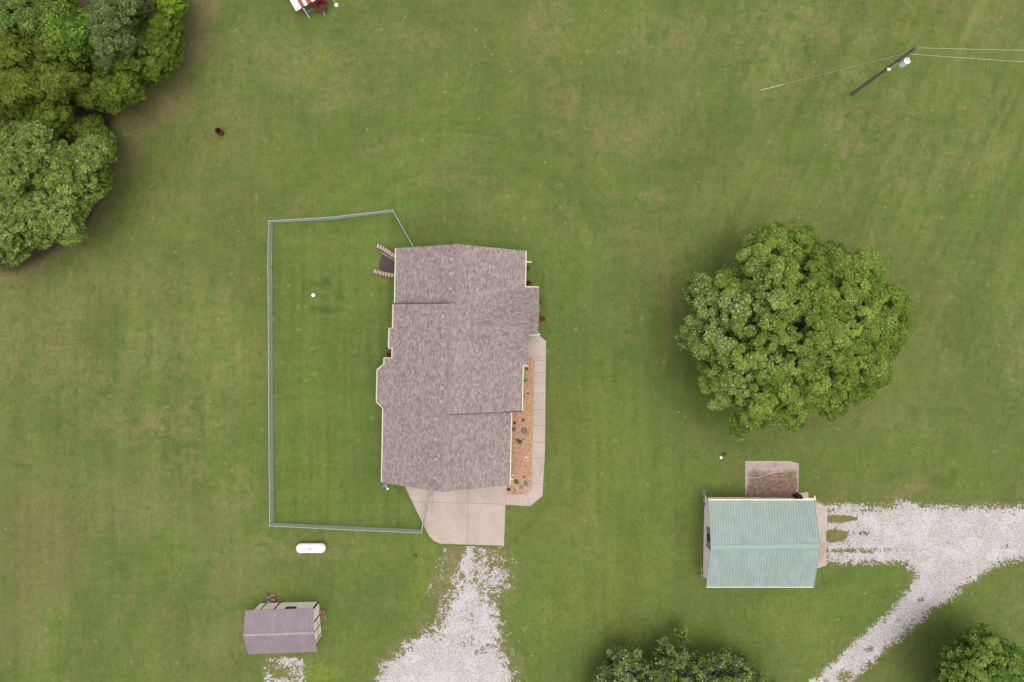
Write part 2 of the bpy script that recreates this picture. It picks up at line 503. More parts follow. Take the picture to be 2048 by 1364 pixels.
# ------------------------------------------------------------------ lawn
def lawn():
    xs = np.concatenate([[-900, -400, -150, -80], np.arange(-56, 56.01, .2), [80, 150, 400, 900]])
    ys = np.concatenate([[-900, -400, -150, -70], np.arange(-38, 38.01, .2), [70, 150, 400, 900]])
    X, Y = np.meshgrid(xs, ys)
    px = X/S+1024; py = 682-Y/S
    nx, ny = len(xs), len(ys)
    wob = vnoise(px, py, 45, 1)*26+vnoise(px, py, 14, 2)*9
    wob2 = vnoise(px, py, 38, 3)*26+vnoise(px, py, 12, 4)*9
    qx, qy = px+wob, py+wob2
    def blobs(lst, hard=1.0):
        a = np.zeros(X.shape)
        for b in lst:
            cx, cy, rx, ry, amt = b[:5]; an = math.radians(b[5]) if len(b) > 5 else 0
            dx, dy = qx-cx, qy-cy
            u = (dx*math.cos(an)+dy*math.sin(an))/rx; v = (-dx*math.sin(an)+dy*math.cos(an))/ry
            a = np.maximum(a, amt*np.clip(1.35-(u*u+v*v), 0, 1)**1.3)
        return a
    def spots(lst):
        a = np.zeros(X.shape)
        for cx, cy, rx, ry, amt in lst:
            a = np.maximum(a, amt*np.clip(1.5-((px-cx)/rx)**2-((py-cy)/ry)**2, 0, 1))
        return a
    yard = [(545,442),(786,426),(826,496),(830,980),(850,1055),(545,1047)]
    sdy = sdist(px, py, yard)
    lush = np.clip(sdy/6+.5, 0, 1)*.72
    lush = np.maximum(lush, blobs([(1150,700,80,330,.5),(1250,820,190,220,.55),(1500,1230,330,130,.55),(1740,1190,120,90,.75),
        (1920,1230,170,90,.6),(1130,1200,130,180,.5),(1960,900,130,100,.4),(1300,1000,160,160,.55),(1700,910,180,60,.5),(1850,640,150,160,.3),
        (1060,1230,50,140,.5),(760,1170,120,120,.35),(730,1210,110,90,.45),(1200,600,90,140,.25),(380,500,100,80,.2),(760,380,120,30,.25),(620,300,160,60,.2)]))
    dry = blobs([(1560,60,150,60,.55),(1720,60,120,40,.35),(1600,150,150,50,.5),(1440,90,60,60,.35),(1780,230,80,60,.35),(1690,270,60,70,.4),
        (1960,60,90,60,.35),(1960,310,90,70,.35),(1820,330,90,60,.35),(1330,60,120,50,.35),(1100,60,60,100,.45),(1120,200,50,70,.5),(1250,250,110,60,.3),
        (600,130,70,60,.4),(680,190,60,50,.5),(660,110,60,40,.35),(830,80,60,40,.4),(500,90,70,60,.4),(450,180,40,80,.35),
        (60,700,100,60,.5),(150,760,120,70,.5),(330,700,120,70,.45),(300,850,170,40,.6),(360,910,60,60,.5),(90,620,90,50,.35),(440,780,60,120,.4),(400,640,90,60,.35),
        (470,990,70,60,.35),(600,1100,120,30,.45),(720,1090,90,18,.4),(300,560,120,50,.3),(1310,385,26,14,.8),(1880,640,60,120,.4),(2030,690,30,120,.5),
        (1000,430,120,40,.25),(900,330,160,60,.3),(780,300,90,40,.3),(760,480,30,16,.5),(1170,1100,60,160,.25),(1600,1290,120,60,.2),
        (2000,1230,60,60,.3),(1800,860,100,60,.25),(640,490,60,30,.25),(1350,560,60,80,.35),(1230,480,120,50,.3),(820,200,110,50,.3)])
    dry = np.maximum(dry, spots([(513,830,1.6,190,.55),(519,830,1.6,170,.4),(556,830,3,300,.3),(597,760,2,230,.25),(655,590,18,15,.35),(1090,1130,4,200,.25)]))
    dirt = blobs([(405,10,38,60,.8),(385,90,30,60,.85),(352,150,40,40,.9),(310,205,50,34,.9),(265,250,45,34,.85),(250,320,34,50,.6),(345,190,60,40,.6),(420,60,20,60,.5),
        (1688,300,13,16,.95),(1806,982,44,9,.7),(90,1090,100,130,.42),(260,1010,130,80,.40),(420,1060,60,70,.32),(480,1150,60,60,.34),(40,1250,50,90,.35),(450,1290,50,60,.3),(1350,150,60,90,.14),(1240,280,90,60,.16),(880,330,90,40,.14),(560,130,60,60,.16),(1250,650,40,40,.18),(1200,600,60,60,.15),(868,1160,11,60,.5),
        (850,1250,22,26,.5),(800,1290,34,22,.5),(770,1330,26,30,.6),(1008,1160,9,80,.4),(1016,1290,14,60,.5),(1030,1350,14,40,.6),(470,1290,26,60,.35),(565,1330,50,34,.6),(770,1350,36,16,.5),
        (1300,520,40,60,.2),(1340,640,18,110,.35),(1395,870,34,24,.25),(40,560,70,14,.4),(140,500,60,20,.3),(205,440,26,34,.35)])
    # bare litter under the wood
    wood = [(-140,-130),(360,-130),(368,60),(340,140),(285,190),(240,250),(212,300),(215,400),(180,470),(110,520),(40,560),(-140,570)]
    sdw = sdist(px, py, wood)
    litter = np.clip((sdw-4)/22, 0, .85)
    dirt = np.maximum(dirt, np.clip((sdw+8)/18, 0, 1)*np.clip(1-(sdw-4)/22, .15, 1))
    dirt = np.maximum(dirt, spots([(767,563,7,4,.9),(760,556,5,3,.7),(607,911,4,3,1),(590,894,3,2,.9),(612,920,3,2,.8),(630,923,4,2,.7),(650,929,3,2,.9),(663,653,3,2,.9),(606,964,2,2,.8),(1528,190,7,6,.7),
        (1405,1100,6,50,.45),(1525,1182,90,3,.3),(607,32,10,10,.7),(590,25,14,14,.3),(1318,380,4,4,.7)]))
    sg = sdist(px, py, [(1655,1008),(2060,1006),(2060,1118),(1985,1140),(1905,1195),(1830,1255),(1755,1318),(1695,1375),(1625,1375),(1695,1298),(1757,1242),(1812,1184),(1822,1130),(1660,1127)])
    dirt = np.maximum(dirt, np.clip((sg+5)/12, 0, .75)*np.clip(1.4+vnoise(px, py, 6, 9)*2, 0, 1))
    sg2 = sdist(px, py, [(885,1092),(1005,1092),(1000,1240),(1020,1320),(1045,1500),(735,1500),(745,1360),(775,1320),(865,1255),(880,1200)])
    dirt = np.maximum(dirt, np.clip((sg2+3)/12, 0, .95)*np.clip(1.2+vnoise(px, py, 6, 10)*2, 0, 1))
    yellow = blobs([(838,1130,20,75,.5),(835,1220,24,40,.35),(640,1340,50,26,.85),(1180,490,12,10,.7),(1010,60,14,60,.15),(640,120,12,16,.5),(1140,110,30,20,.35),(1110,330,40,20,.2),
        (860,1100,16,14,.6),(1480,1290,50,30,.3),(1390,1290,60,50,.4),(1230,1240,100,60,.3),(1120,1210,70,90,.28),(1600,1230,90,50,.3),(1180,900,70,160,.2),(620,950,90,60,.2),(1530,935,30,14,.3),(1450,965,30,14,.45),(560,1200,60,40,.15),(1850,60,60,60,.2),(1270,1130,80,60,.35),(960,480,60,20,.25)])
    deep = blobs([(1390,760,70,110,.30),(1440,850,60,50,.35),(1105,130,22,14,.35),(1115,195,16,10,.3),(1880,962,36,14,.5),(1910,950,16,20,.4),(1360,330,60,12,.3),(1600,320,70,9,.3),
        (420,450,60,30,.15),(620,240,30,14,.2),(1700,345,12,60,.3),(350,881,62,4,.6),(45,930,34,5,.4),(1640,330,20,60,.2),(550,1210,20,10,.3),(655,1215,10,20,.35),(1680,1160,30,20,.3),(1770,1190,20,12,.3),
        (1790,950,30,9,.25),(1540,1190,100,6,.2),(740,540,18,14,.25),(640,225,20,8,.2)])
    ring = np.abs(np.maximum(np.abs(px+vnoise(px,py,9,71)*7-646)/34, np.abs(py+vnoise(px,py,9,72)*7-592)/26)-1)
    deep = np.maximum(deep, np.clip(1-ring/.38, 0, 1)*1.1*np.clip(.75+vnoise(px,py,14,73)*2, 0, 1))
    # deeper green along the fence foot and the house wall
    deep = np.maximum(deep, np.clip(1-np.abs(sdy)/5, 0, 1)*.22)
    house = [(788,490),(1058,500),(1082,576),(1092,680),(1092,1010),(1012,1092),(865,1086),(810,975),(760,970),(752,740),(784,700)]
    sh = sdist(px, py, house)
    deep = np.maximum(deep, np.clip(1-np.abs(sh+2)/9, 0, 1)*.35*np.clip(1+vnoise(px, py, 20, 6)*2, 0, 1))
    lush = np.maximum(lush, np.clip(1-np.abs(sh)/22, 0, 1)*.6)
    # lean of the grass left by the mower: arcs round the house, straight passes elsewhere
    rr = np.hypot(px-900, (py-600)*1.05); th = np.arctan2(py-600, px-900)
    def aniso(u, v, su, sv, sd_): return vnoise(u/su, v/sv, 1.0, sd_)
    wa = np.clip((500-py)/60, 0, 1)*np.clip((px-480)/120, 0, 1)*np.clip((1500-px)/150, 0, 1)*np.clip((rr-120)/40, 0, 1)*np.clip((520-rr)/120, 0, 1)
    arc = aniso(rr, th*300, 9, 160, 81)*.11+aniso(rr, th*300, 22, 200, 82)*.14
    d1 = px*math.cos(.45)+py*math.sin(.45); d2 = -px*math.sin(.45)+py*math.cos(.45)
    wd = np.clip((px-1280)/200, 0, 1)*np.clip((760-py)/120, 0, 1)
    dia = aniso(d1, d2, 10, 140, 83)*.13+aniso(d1, d2, 30, 220, 84)*.10
    wy = np.clip(sdy/4, 0, 1)
    ver = aniso(px, py, 7, 170, 85)*.13+aniso(py, px, 6, 140, 86)*.06
    wl = np.clip((535-px)/80, 0, 1)*np.clip((py-480)/100, 0, 1)
    lft = aniso(px, py, 12, 200, 87)*.09+aniso(px, py, 45, 260, 88)*.10
    wm = np.clip((px-1080)/60, 0, 1)*np.clip((1420-px)/60, 0, 1)*np.clip((py-500)/80, 0, 1)
    mid_ = aniso(px, py, 12, 220, 89)*.10
    mow = 1.5*(arc*wa*.5+dia*wd*(1-wa)+ver*wy+lft*wl+mid_*wm)+vnoise(px, py, 24, 93)*.07+vnoise(px+py*.3, py, 11, 94)*.06+vnoise(px, py, 130, 90)*.12+vnoise(px, py, 55, 91)*.07
    lush = np.maximum(lush, wa*np.clip(aniso(rr, th*300, 26, 240, 92)*2+.1, 0, .7))
    verts = np.stack([X.ravel(), Y.ravel(), np.zeros(X.size)], 1)
    i, j = np.meshgrid(np.arange(nx-1), np.arange(ny-1))
    a = (j*nx+i).ravel()
    loops = np.stack([a, a+1, a+nx+1, a+nx], 1).ravel()
    o = mesh_np('lawn', verts, 4, loops, M['lawn'], pattr={'lush': lush.ravel(), 'dry': dry.ravel(), 'dirt': dirt.ravel(), 'yellow': yellow.ravel(), 'deep': deep.ravel(), 'litter': litter.ravel(), 'mow': mow.ravel()})
    tag(o, 'mown green and tan lawn reaching all round the house', 'lawn', kind='structure')
lawn()

# ------------------------------------------------------------------ gravel drives
def gravel(name, label, x0, x1, y0, y1, field, cell=.06, seed=5):
    """field(px,py) -> density; cells with density above zero are kept"""
    gx = np.arange(x0, x1, cell/S); gy = np.arange(y0, y1, cell/S)
    PX, PY = np.meshgrid(gx, gy); nx, ny = len(gx), len(gy)
    rs = np.random.RandomState(seed)
    D = field(PX, PY)+(rs.rand(*PX.shape)-.5)*.9+vnoise(PX, PY, 2.4, seed+9)*.5
    X = (PX-1024)*S+rs.uniform(-.022, .022, PX.shape); Y = (682-PY)*S+rs.uniform(-.022, .022, PX.shape)
    Z = .014+rs.rand(*PX.shape)*.010
    keep = (D[:-1, :-1] > 0)
    j, i = np.nonzero(keep)
    a = j*nx+i
    loops = np.stack([a, a+nx, a+nx+1, a+1], 1)
    used, inv = np.unique(loops.ravel(), return_inverse=True)
    verts = np.stack([X.ravel(), Y.ravel(), Z.ravel()], 1)[used]
    o = mesh_np(name, verts, 4, inv, M['gravel'], pattr={'density': np.clip(D.ravel()[used], 0, 1)})
    return tag(o, label, 'gravel', kind='structure')

def rough(px, py, s):
    return vnoise(px, py, 22, s)*1.0+vnoise(px, py, 9, s+1)*1.0+vnoise(px, py, 3.2, s+2)*1.3+vnoise(px, py, 1.6, s+3)*.9

def east_field(px, py):
    poly = [(1640,1012),(1700,1010),(1760,1013),(1810,1007),(1850,1013),(1950,1017),(2300,1014),(2300,1020),(2300,1060),(2150,1085),(2048,1112),(1987,1133),(1940,1160),(1907,1187),(1868,1216),(1827,1248),(1790,1280),(1755,1310),(1701,1366),(1600,1470),(1400,1700),(1340,1660),(1560,1430),
            (1636,1352),(1693,1301),(1725,1272),(1757,1245),(1785,1216),(1811,1187),(1828,1155),(1815,1122),(1653,1125)]
    d = sdist(px, py, poly)
    r = rough(px, py, 20)
    dens = d/13.0
    left = np.clip((1860-px)/200, 0, 1)
    dens = np.minimum(dens, 1.35-left*.85)
    # grass strips between the wheel tracks near the barn
    def isl(cx, cy, rx, ry, a):
        return a*np.clip(1.3-((px-cx)/rx)**2-((py-cy)/ry)**2, 0, 1)
    dens = dens-isl(1672,1037,30,9,1.8)-isl(1700,1036,18,5,1.2)-isl(1667,1071,26,12,2.2)-isl(1740,1100,95,6,.9)-isl(1700,1067,50,6,.7)-isl(1890,1083,20,5,.8)-isl(2020,1092,30,7,.75)-isl(1838,1130,20,24,.6)
    dens = dens-isl(1842,1198,10,7,.9)-isl(1793,1241,9,5,.8)-isl(1740,1296,12,7,.8)-isl(1685,1352,18,14,.9)-isl(1810,1048,30,6,.5)-isl(1700,1020,60,4,.3)-isl(1970,1120,50,7,.5,) 
    return dens+r*.72-.02

def south_field(px, py):
    poly = [(883,1094),(1003,1094),(1003,1160),(1000,1240),(1012,1300),(1030,1364),(1120,1800),(600,1800),(742,1385),(752,1350),(775,1325),(800,1298),(838,1276),(870,1255),(884,1215),(882,1180),(890,1150)]
    d = sdist(px, py, poly)
    r = rough(px, py, 40)
    dens = np.minimum(d/23.0-.27, 1.0)
    core = np.clip(1-np.abs(px-937)/14, 0, 1)*.8+np.clip(1-np.abs(px-968)/12, 0, 1)*.6
    top = np.clip((1260-py)/150, 0, 1)
    dens = dens*(1-top*.55)+core*top*.8-.34*top
    pile = np.clip(1.3-((px-840)/85)**2-((py-1345)/70)**2, 0, 1)
    dens = dens+pile*.6
    dens = dens-np.abs(vnoise(px, py, 34, 47))*.9*np.clip((1300-py)/120+.3, .2, 1)
    dens = dens-.5*np.clip(1.2-((px-950)/60)**2-((py-1290)/22)**2, 0, 1)-.4*np.clip(1.2-((px-905)/20)**2-((py-1120)/30)**2, 0, 1)
    return dens+r*.95

def patch_field(px, py):
    poly = [(530,1315),(606,1315),(606,1420),(528,1420)]
    d = sdist(px, py, poly)
    return np.minimum(d/10, .5)+rough(px, py, 60)*.95-.42-.5*np.clip(1.2-((px-565)/22)**2-((py-1343)/16)**2, 0, 1)

gravel('east_gravel_drive', 'white gravel drive forking from the green barn to the lower edge', 1330, 2300, 995, 1700, east_field)
gravel('south_gravel_drive', 'white gravel drive running down from the concrete apron', 590, 1120, 1092, 1800, south_field, seed=6)
gravel('gravel_patch', 'patchy white gravel below the small shed', 520, 615, 1308, 1420, patch_field, cell=.08, seed=7)

# ------------------------------------------------------------------ concrete
def slab(name, label, pts, top, mat, joints=(), bevel=0.0):
    b = MB()
    b.prism([P(x, y, 0)+Vector((0, 0, top)) for x, y in reversed(pts)], dz=top+.1)
    b.mi = 1
    for (x0, y0, x1, y1) in joints:
        a, c = P(x0, y0), P(x1, y1)
        d = (c-a).normalized(); n = Vector((-d.y, d.x, 0))*.014
        z = Vector((0, 0, top+.004))
        b.add([a+n+z, a-n+z, c-n+z, c+n+z], [(0, 1, 2, 3)])
    o = b.build(name, [mat, M['joint']])
    return tag(o, label, 'paving', kind='structure')

slab('driveway', 'pinkish concrete drive apron below the garage', [(805,960),(811,975),(823,1000),(841,1037),(858,1071),(868,1081),(880,1087),(1008,1091),(1011,1008),(1012,990),(1012,960)],
     .06, M['concrete'], [(823,1003,1010,1008),(937,965,935,1088),(865,965,864,1030)])
slab('front_walk', 'concrete walk along the stone bed and front porch', [(1012,989),(1052,990),(1064,979),(1066,870),(1069,725),(1064,713),(1040,713),(1040,660),(1077,669),(1092,683),(1090,900),(1085,991),(1061,1012),(1011,1009)],
     .064, M['concrete'], [(1066,721,1091,721),(1068,714,1092,714),(1067,745,1091,745),(1067,766,1091,766),(1067,786,1091,786),(1067,819,1091,819),(1066,851,1090,851),(1066,884,1090,884),(1065,917,1088,917),(1065,967,1086,967),(1053,990,1062,1011),(1012,990,1011,1008)])
def barn_slabs():
    # stained patio: gridded top so that the stain has its own shape
    pts = [(1490,922),(1580,922),(1597,927),(1596,1003),(1490,1003)]
    b = MB(); b.prism([P(x, y)+Vector((0,0,.05)) for x, y in reversed(pts)], dz=.15)
    o = b.build('patio_slab', M['concrete']); tag(o, 'square concrete patio slab north of the green barn', 'paving', kind='structure')
    gx = np.arange(1490.6, 1596, 2.0); gy = np.arange(922.6, 1003, 2.0)
    PX, PY = np.meshgrid(gx, gy); nx, ny = len(gx), len(gy)
    st = np.clip((PY-938)/22, 0, 1)*1.15*np.clip((1597-PX)/14+.2, 0, 1)*np.clip((PX-1490)/14, 0, 1)
    st = np.maximum(st, np.clip((PY-985)/12, 0, 1)*1.3)
    st = st+.55*np.clip(1.2-((PX-1535)/22)**2-((PY-956)/10)**2, 0, 1)
    verts = np.stack([((PX-1024)*S).ravel(), ((682-PY)*S).ravel(), np.full(PX.size, .054)], 1)
    i, j = np.meshgrid(np.arange(nx-1), np.arange(ny-1)); a = (j*nx+i).ravel()
    cx, cy = PX[:-1,:-1].ravel(), PY[:-1,:-1].ravel()
    ok = (cy > 923+np.clip((cx-1576), 0, 30)*.32)
    loops = np.stack([a, a+nx, a+nx+1, a+1], 1)[ok].ravel()
    o = mesh_np('patio_surface', verts, 4, loops, M['stained'], pattr={'stain': st.ravel()})
    tag(o, 'brown stained surface of the patio by the green barn', 'paving', kind='structure')
    b = MB()
    pl = [(1491,954),(1500,954.5),(1510,955.5),(1520,954),(1530,950),(1540,947),(1550,944.5),(1562,943.5),(1572,944)]
    for a, c in zip(pl[:-1], pl[1:]): 
        b.beam(P(*a)+Vector((0,0,.056)), P(*c)+Vector((0,0,.056)), .035, .006)
    tag(b.build('slab_crack', M['palestone']), 'pale filled crack across the stained patio', 'crack', kind='structure')
    b = MB(); b.prism([P(x, y)+Vector((0,0,.05)) for x, y in [(1628,1004),(1628,1138),(1652,1131),(1652,1060),(1654,1050),(1654,1014),(1648,1009)]], dz=.15)
    tag(b.build('barn_apron', M['concrete']), 'concrete apron at the east doors of the green barn', 'paving', kind='structure')
    b = MB(); b.prism([P(x, y)+Vector((0,0,.045)) for x, y in [(1592,986),(1592,1001),(1617,1001),(1616,984)]], dz=.15)
    tag(b.build('side_pad', M['concrete']), 'small concrete pad beside the stained patio', 'paving', kind='structure')
barn_slabs()
# rust stain wash on the apron is a thin oxide sheet
b = MB()
b.prism([P(x, y)+Vector((0,0,.054)) for x, y in [(1632,1084),(1634,1110),(1639,1124),(1646,1120),(1650,1100),(1650,1086),(1642,1080)]], dz=.003)
M['oxide'] = simple('oxide_stain', alb(192, 164, 152), .9, 0, .14, 3)
tag(b.build('apron_stain', M['oxide']), 'rusty stain on the concrete apron by the barn', 'stain', kind='structure')

# ------------------------------------------------------------------ stone bed
def stone_bed():
    b = MB()
    pts = [(1012,965),(1012,989),(1052,990),(1064,979),(1066,870),(1069,725),(1064,713),(1040,713),(1010,820)]
    b.prism([P(x, y)+Vector((0,0,.05)) for x, y in pts], dz=.12)
    tag(b.build('stone_bed_ground', M['bedbase']), 'sandy base of the stone bed along the front wall', 'bed', kind='structure')
    rs = np.random.RandomState(11)
    n = 15000
    px = rs.uniform(1008, 1070, n); py = rs.uniform(712, 992, n)
    ok = sdist(px, py, pts) > .6
    px, py = px[ok], py[ok]; n = len(px)
    r = rs.uniform(.022, .05, n)*(1+.5*(rs.rand(n) > .93))
    base = np.array([[1,0,0],[0,1,0],[-1,0,0],[0,-1,0],[0,0,.7],[0,0,-.7]])
    an = rs.rand(n)*6.28; ca, sa = np.cos(an), np.sin(an)
    asp = rs.uniform(.6, 1, n)
    V = np.zeros((n, 6, 3))
    bx = base[None, :, 0]*r[:, None]; by = base[None, :, 1]*(r*asp)[:, None]
    V[:, :, 0] = bx*ca[:, None]-by*sa[:, None]+((px-1024)*S)[:, None]
    V[:, :, 1] = bx*sa[:, None]+by*ca[:, None]+((682-py)*S)[:, None]
    V[:, :, 2] = base[None, :, 2]*r[:, None]+.055+rs.rand(n)[:, None]*.03
    F = np.array([[0,1,4],[1,2,4],[2,3,4],[3,0,4],[1,0,5],[2,1,5],[3,2,5],[0,3,5]])
    loops = (F[None]+(np.arange(n)*6)[:, None, None]).ravel()
    t = np.clip(rs.beta(2, 2.2, n)*.8+vnoise(px, py, 14, 3)*.2, 0, 1)
    gx = np.clip((py-955)/20, 0, 1)*np.clip((px-1032)/16, 0, 1)
    t = np.where(rs.rand(n) < .1+.75*gx, rs.uniform(.8, 1, n), t)
    t = np.where(rs.rand(n) < .07, 0.0, t)
    o = mesh_np('pebbles', V.reshape(-1, 3), 3, loops, M['pebble'], fattr={'tint': np.repeat(t, 8)})
    tag(o, 'peach and tan river pebbles filling the front bed', 'pebbles', kind='stuff')
stone_bed()

# ------------------------------------------------------------------ house
HZ = .583
def house():
    x0 = P(905, 735)
    root = thing('house', x0, 'large single storey house with mottled mauve shingle roof', 'house', rz=-.02)
    eav = 2.8
    def pl_w(ue): return lambda u: eav+(u-ue)*HZ
    def pl_e(ue): return lambda u: eav+(ue-u)*HZ
    roof = MB()
    T = .14
    def slope(pts, zf, mi=0, lift=0.0):
        top = [(u, v, zf(u)+lift) for u, v in pts]
        roof.prism(top, dz=T, mi=mi)
    vN, vAB, vBC, vS = 11.45, 6.06, -3.94, -11.05
    # section A
    wA, eA, rA = -5.4, 7.03, .8
    zw, ze = pl_w(wA), pl_e(eA)
    slope([(wA, vAB-.32), (rA, vAB-.32), (rA, vN), (wA, vN)], zw)
    slope([(rA, vAB-1.0), (eA, vAB-1.0), (eA, vN), (rA, vN)], lambda u: eav+(eA-u)*HZ)
    # west slope of B and C
    wB = -6.3; zwb = pl_w(wB)
    rB = .33; rC = -.13
    slope([(rB, vBC), (rB, vAB), (-5.45, vAB), (-5.45, 3.74), (-5.83, 3.74), (-5.83, 1.87), (-5.45, 1.87), (-5.45, .9), (-6.3, .9), (-6.3, .32), (-7.02, -.33), (-7.02, -3.3), (-6.32, -3.92), (-6.32, vBC)][::-1], zwb)
    slope([(rC, vS), (rC, vBC-.003), (-6.32, vBC-.003), (-6.3, vS)][::-1], zwb)
    # east slopes of B, C
    zeB = lambda u: zwb(rB)-(u-rB)*HZ
    slope([(rB, vBC), (6.97, vBC), (6.97, vAB), (rB, vAB)], zeB)
    zeC = lambda u: zwb(rC)-(u-rC)*HZ
    slope([(rC, vS), (5.95, vS), (5.95, vBC+.32), (rC+.35, vBC+.32), (rC+.35, vBC-.003), (rC, vBC-.003)], zeC)
    ro = roof.build('roof', [M['shingle']], root)
    # cross gable facing east with a lower one nested at its north side
    g = MB(); q = .75
    v0, v1 = .5, 7.95; vm = (v0+v1)/2
    zg = lambda v: eav+(min(v-v0, v1-v))*q
    for vs_ in ((v0, vm), (vm, v1)):
        top = [(1.2, vs_[0], zg(vs_[0])), (7.48, vs_[0], zg(vs_[0])), (7.48, vs_[1], zg(vs_[1])), (1.2, vs_[1], zg(vs_[1]))]
        g.prism(top, dz=T)
    w0 = 3.44; wm = (w0+v1)/2; zm = lambda v: eav+(min(v-w0, v1-v))*q-.004
    for vs_ in ((w0, wm), (wm, v1-.002)):
        top = [(5.0, vs_[0], zm(vs_[0])), (8.38, vs_[0], zm(vs_[0])), (8.38, vs_[1], zm(vs_[1])), (5.0, vs_[1], zm(vs_[1]))]
        g.prism(top, dz=T)
    gable = g.build('entry_gable_roof', [M['shingle_x']], root)
    # ridge caps: a row of bent cap shingles
    def caps(a, b_, n, pitch, name='ridge_cap'):
        a, b_ = Vector(a), Vector(b_); d = (b_-a)/n; s = Vector((-d.y, d.x, 0)).normalized()
        m = MB()
        for i in range(n):
            p0 = a+d*i; p1 = a+d*(i+1.12)
            z0 = Vector((0,0,.035)); z1 = Vector((0,0,.018))
            dn = Vector((0,0,-.15*pitch))
            for sg in (1, -1):
                tp = [p0+z0, p1+z1, p1+z1+s*sg*.15+dn, p0+z0+s*sg*.15+dn]
                if sg == 1: tp = tp[::-1]
                m.prism(tp, dz=.02)
        return m.build(name, M['cap'], ro)
    caps((rA, vAB, zw(rA)), (rA, vN, zw(rA)), 24, HZ)
    caps((rB, vBC, zwb(rB)), (rB, vAB, zwb(rB)), 44, HZ)
    caps((rC, vS, zwb(rC)), (rC, vBC, zwb(rC)), 32, HZ)
    c = caps((2.3, vm, zg(vm)), (7.48, vm, zg(vm)), 23, q); c.parent = gable
    c = caps((5.9, wm, zm(wm)), (8.38, wm, zm(wm)), 11, q); c.parent = gable
    # painted shade: dark strip added along the rakes above the lower roofs
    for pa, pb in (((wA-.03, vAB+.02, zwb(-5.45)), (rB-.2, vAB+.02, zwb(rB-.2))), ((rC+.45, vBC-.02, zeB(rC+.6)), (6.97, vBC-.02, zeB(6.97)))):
        m = MB(); m.beam(Vector(pa)+Vector((0,0,-.05)), Vector(pb)+Vector((0,0,-.05)), .10, .13); m.build('shade_strip', M['step_shade'], ro)
    # box vents on the west side of the ridge
    ve = MB()
    ve.box(-.18, .18, -.18, .18, 0, .03); ve.box(-.15, .15, -.15, .15, .03, .12)
    ve.prism([(-.15,-.15,.15),(.15,-.15,.15),(.15,.15,.15),(-.15,.15,.15)], dz=.04)
    def inv(px, py, z):
        p = P(px, py, z)-x0
        return p.x-.02*p.y, p.y+.02*p.x
    first = None
    for px, py in [(904,519),(903,548),(902,577),(888,633),(887.5,662),(887,689),(886.5,718),(886,747),(885,775),(884.5,802),(873,838),(873,878),(872,919),(871,955)]:
        u, v = inv(px, py, 6.1)
        z = (zw(u) if v > vAB else zwb(u))+.01
        if first is None: o = first = ve.build('roof_vent', M['vent'], ro)
        else:
            o = first.copy(); COL.objects.link(o)
        o.location = (u, v, z); o.rotation_euler = (0, -math.atan(HZ), 0)
    # plumbing stacks
    st = None
    for px, py, zz in [(864,978,5.9),(977,695,4.6),(1004,740,3.8)]:
        u, v = inv(px, py, zz); z = zwb(u) if u < rC else zeB(u)
        if v < vBC and u > rC: z = zeC(u)
        m = MB(); m.lathe((0,0,0), [(.12,-.02),(.11,.02),(.05,.06),(.045,.3)], 12)
        if st is None: st = m.build('vent_pipe', M['vent'], ro); o = st
        else: o = st.copy(); COL.objects.link(o)
        o.location = (u, v, z)
    # gutters
    def gut(a, b_, z, par):
        m = MB(); a = Vector((a[0], a[1], z)); b_ = Vector((b_[0], b_[1], z))
        d = (b_-a).normalized(); n = Vector((d.y, -d.x, 0))*.052       # outside is to the right of a->b
        L = n*2; h = Vector((0,0,.11)); t = n*.25
        m.prism([a, b_, b_+L, a+L][::-1], dz=.02)
        m.prism([a+h, b_+h, b_+h+t, a+h+t][::-1], dz=.11)
        m.prism([a+L-t+h, b_+L-t+h, b_+L+h, a+L+h][::-1], dz=.11)
        for k in range(int((b_-a).length/.6)+1):
            p = a+d*(.6*k+.05)+h*.9; m.beam(p, p+L, .03, .02)
        return m.build('gutter', M['cream'], par)
    west = [((wA, vN-.02), (wA, vAB+.02), 2.8), ((-5.45, vAB-.02), (-5.45, 3.74), 3.3), ((-5.83, 3.74), (-5.83, 1.87), 3.07), ((-5.45, 1.87), (-5.45, .9), 3.3),
            ((-6.3, .9), (-6.3, .32), 2.8), ((-6.3, .32), (-7.02, -.33), 2.6), ((-7.02, -.33), (-7.02, -3.3), 2.38), ((-7.02, -3.3), (-6.32, -3.92), 2.6), ((-6.32, -3.92), (-6.3, vS+.02), 2.8)]
    for a, b_, z in west: gut(b_[:2], a[:2], z-.1, ro) if False else gut(a, b_, z-.1, ro)
    for a, b_, z in [((eA, v1), (eA, vN-.02), 2.8), ((6.97, vBC+.02), (6.97, v0), 2.83), ((5.95, vS+.02), (5.95, vBC-.02), 2.83)]: gut(a, b_, z-.1, ro)
    gut((8.38, v1), (eA+.02, v1), 2.72, gable); gut((7.5, w0), (8.38, w0), 2.72, gable); gut((6.98, v0), (7.48, v0), 2.72, gable)
    # fascia returns on the small horizontal steps of the west eave
    for a, b_, z in [((-5.45,3.74),(-5.83,3.74),3.14),((-5.83,1.87),(-5.45,1.87),3.14),((-5.45,.9),(-6.3,.9),3.0)]:
        fa = MB()
        a3, b3 = Vector((a[0], a[1], zwb(a[0])-.05)), Vector((b_[0], b_[1], zwb(b_[0])-.05))
        off = Vector((0, .03 if a[1] > 3 or a[1] < 1 else -.03, 0))
        fa.beam(a3+off, b3+off, .05, .16)
        fa.build('fascia', M['cream'], ro)
    # downspouts
    def spout(px, py, zt, dx, dy, name='downspout'):
        u, v = inv(px, py, zt)
        m = MB(); m.box(u-.05, u+.05, v-.04, v+.04, .12, zt)
        m.beam((u, v, .14), (u+dx, v+dy, .07), .09, .07)
        return m.build(name, M['whitem'], root)
    spout(1049, 517, 2.7, .75, -.02); spout(1075, 664, 2.7, .35, -.25); spout(1020, 968, 2.7, .3, -.1)
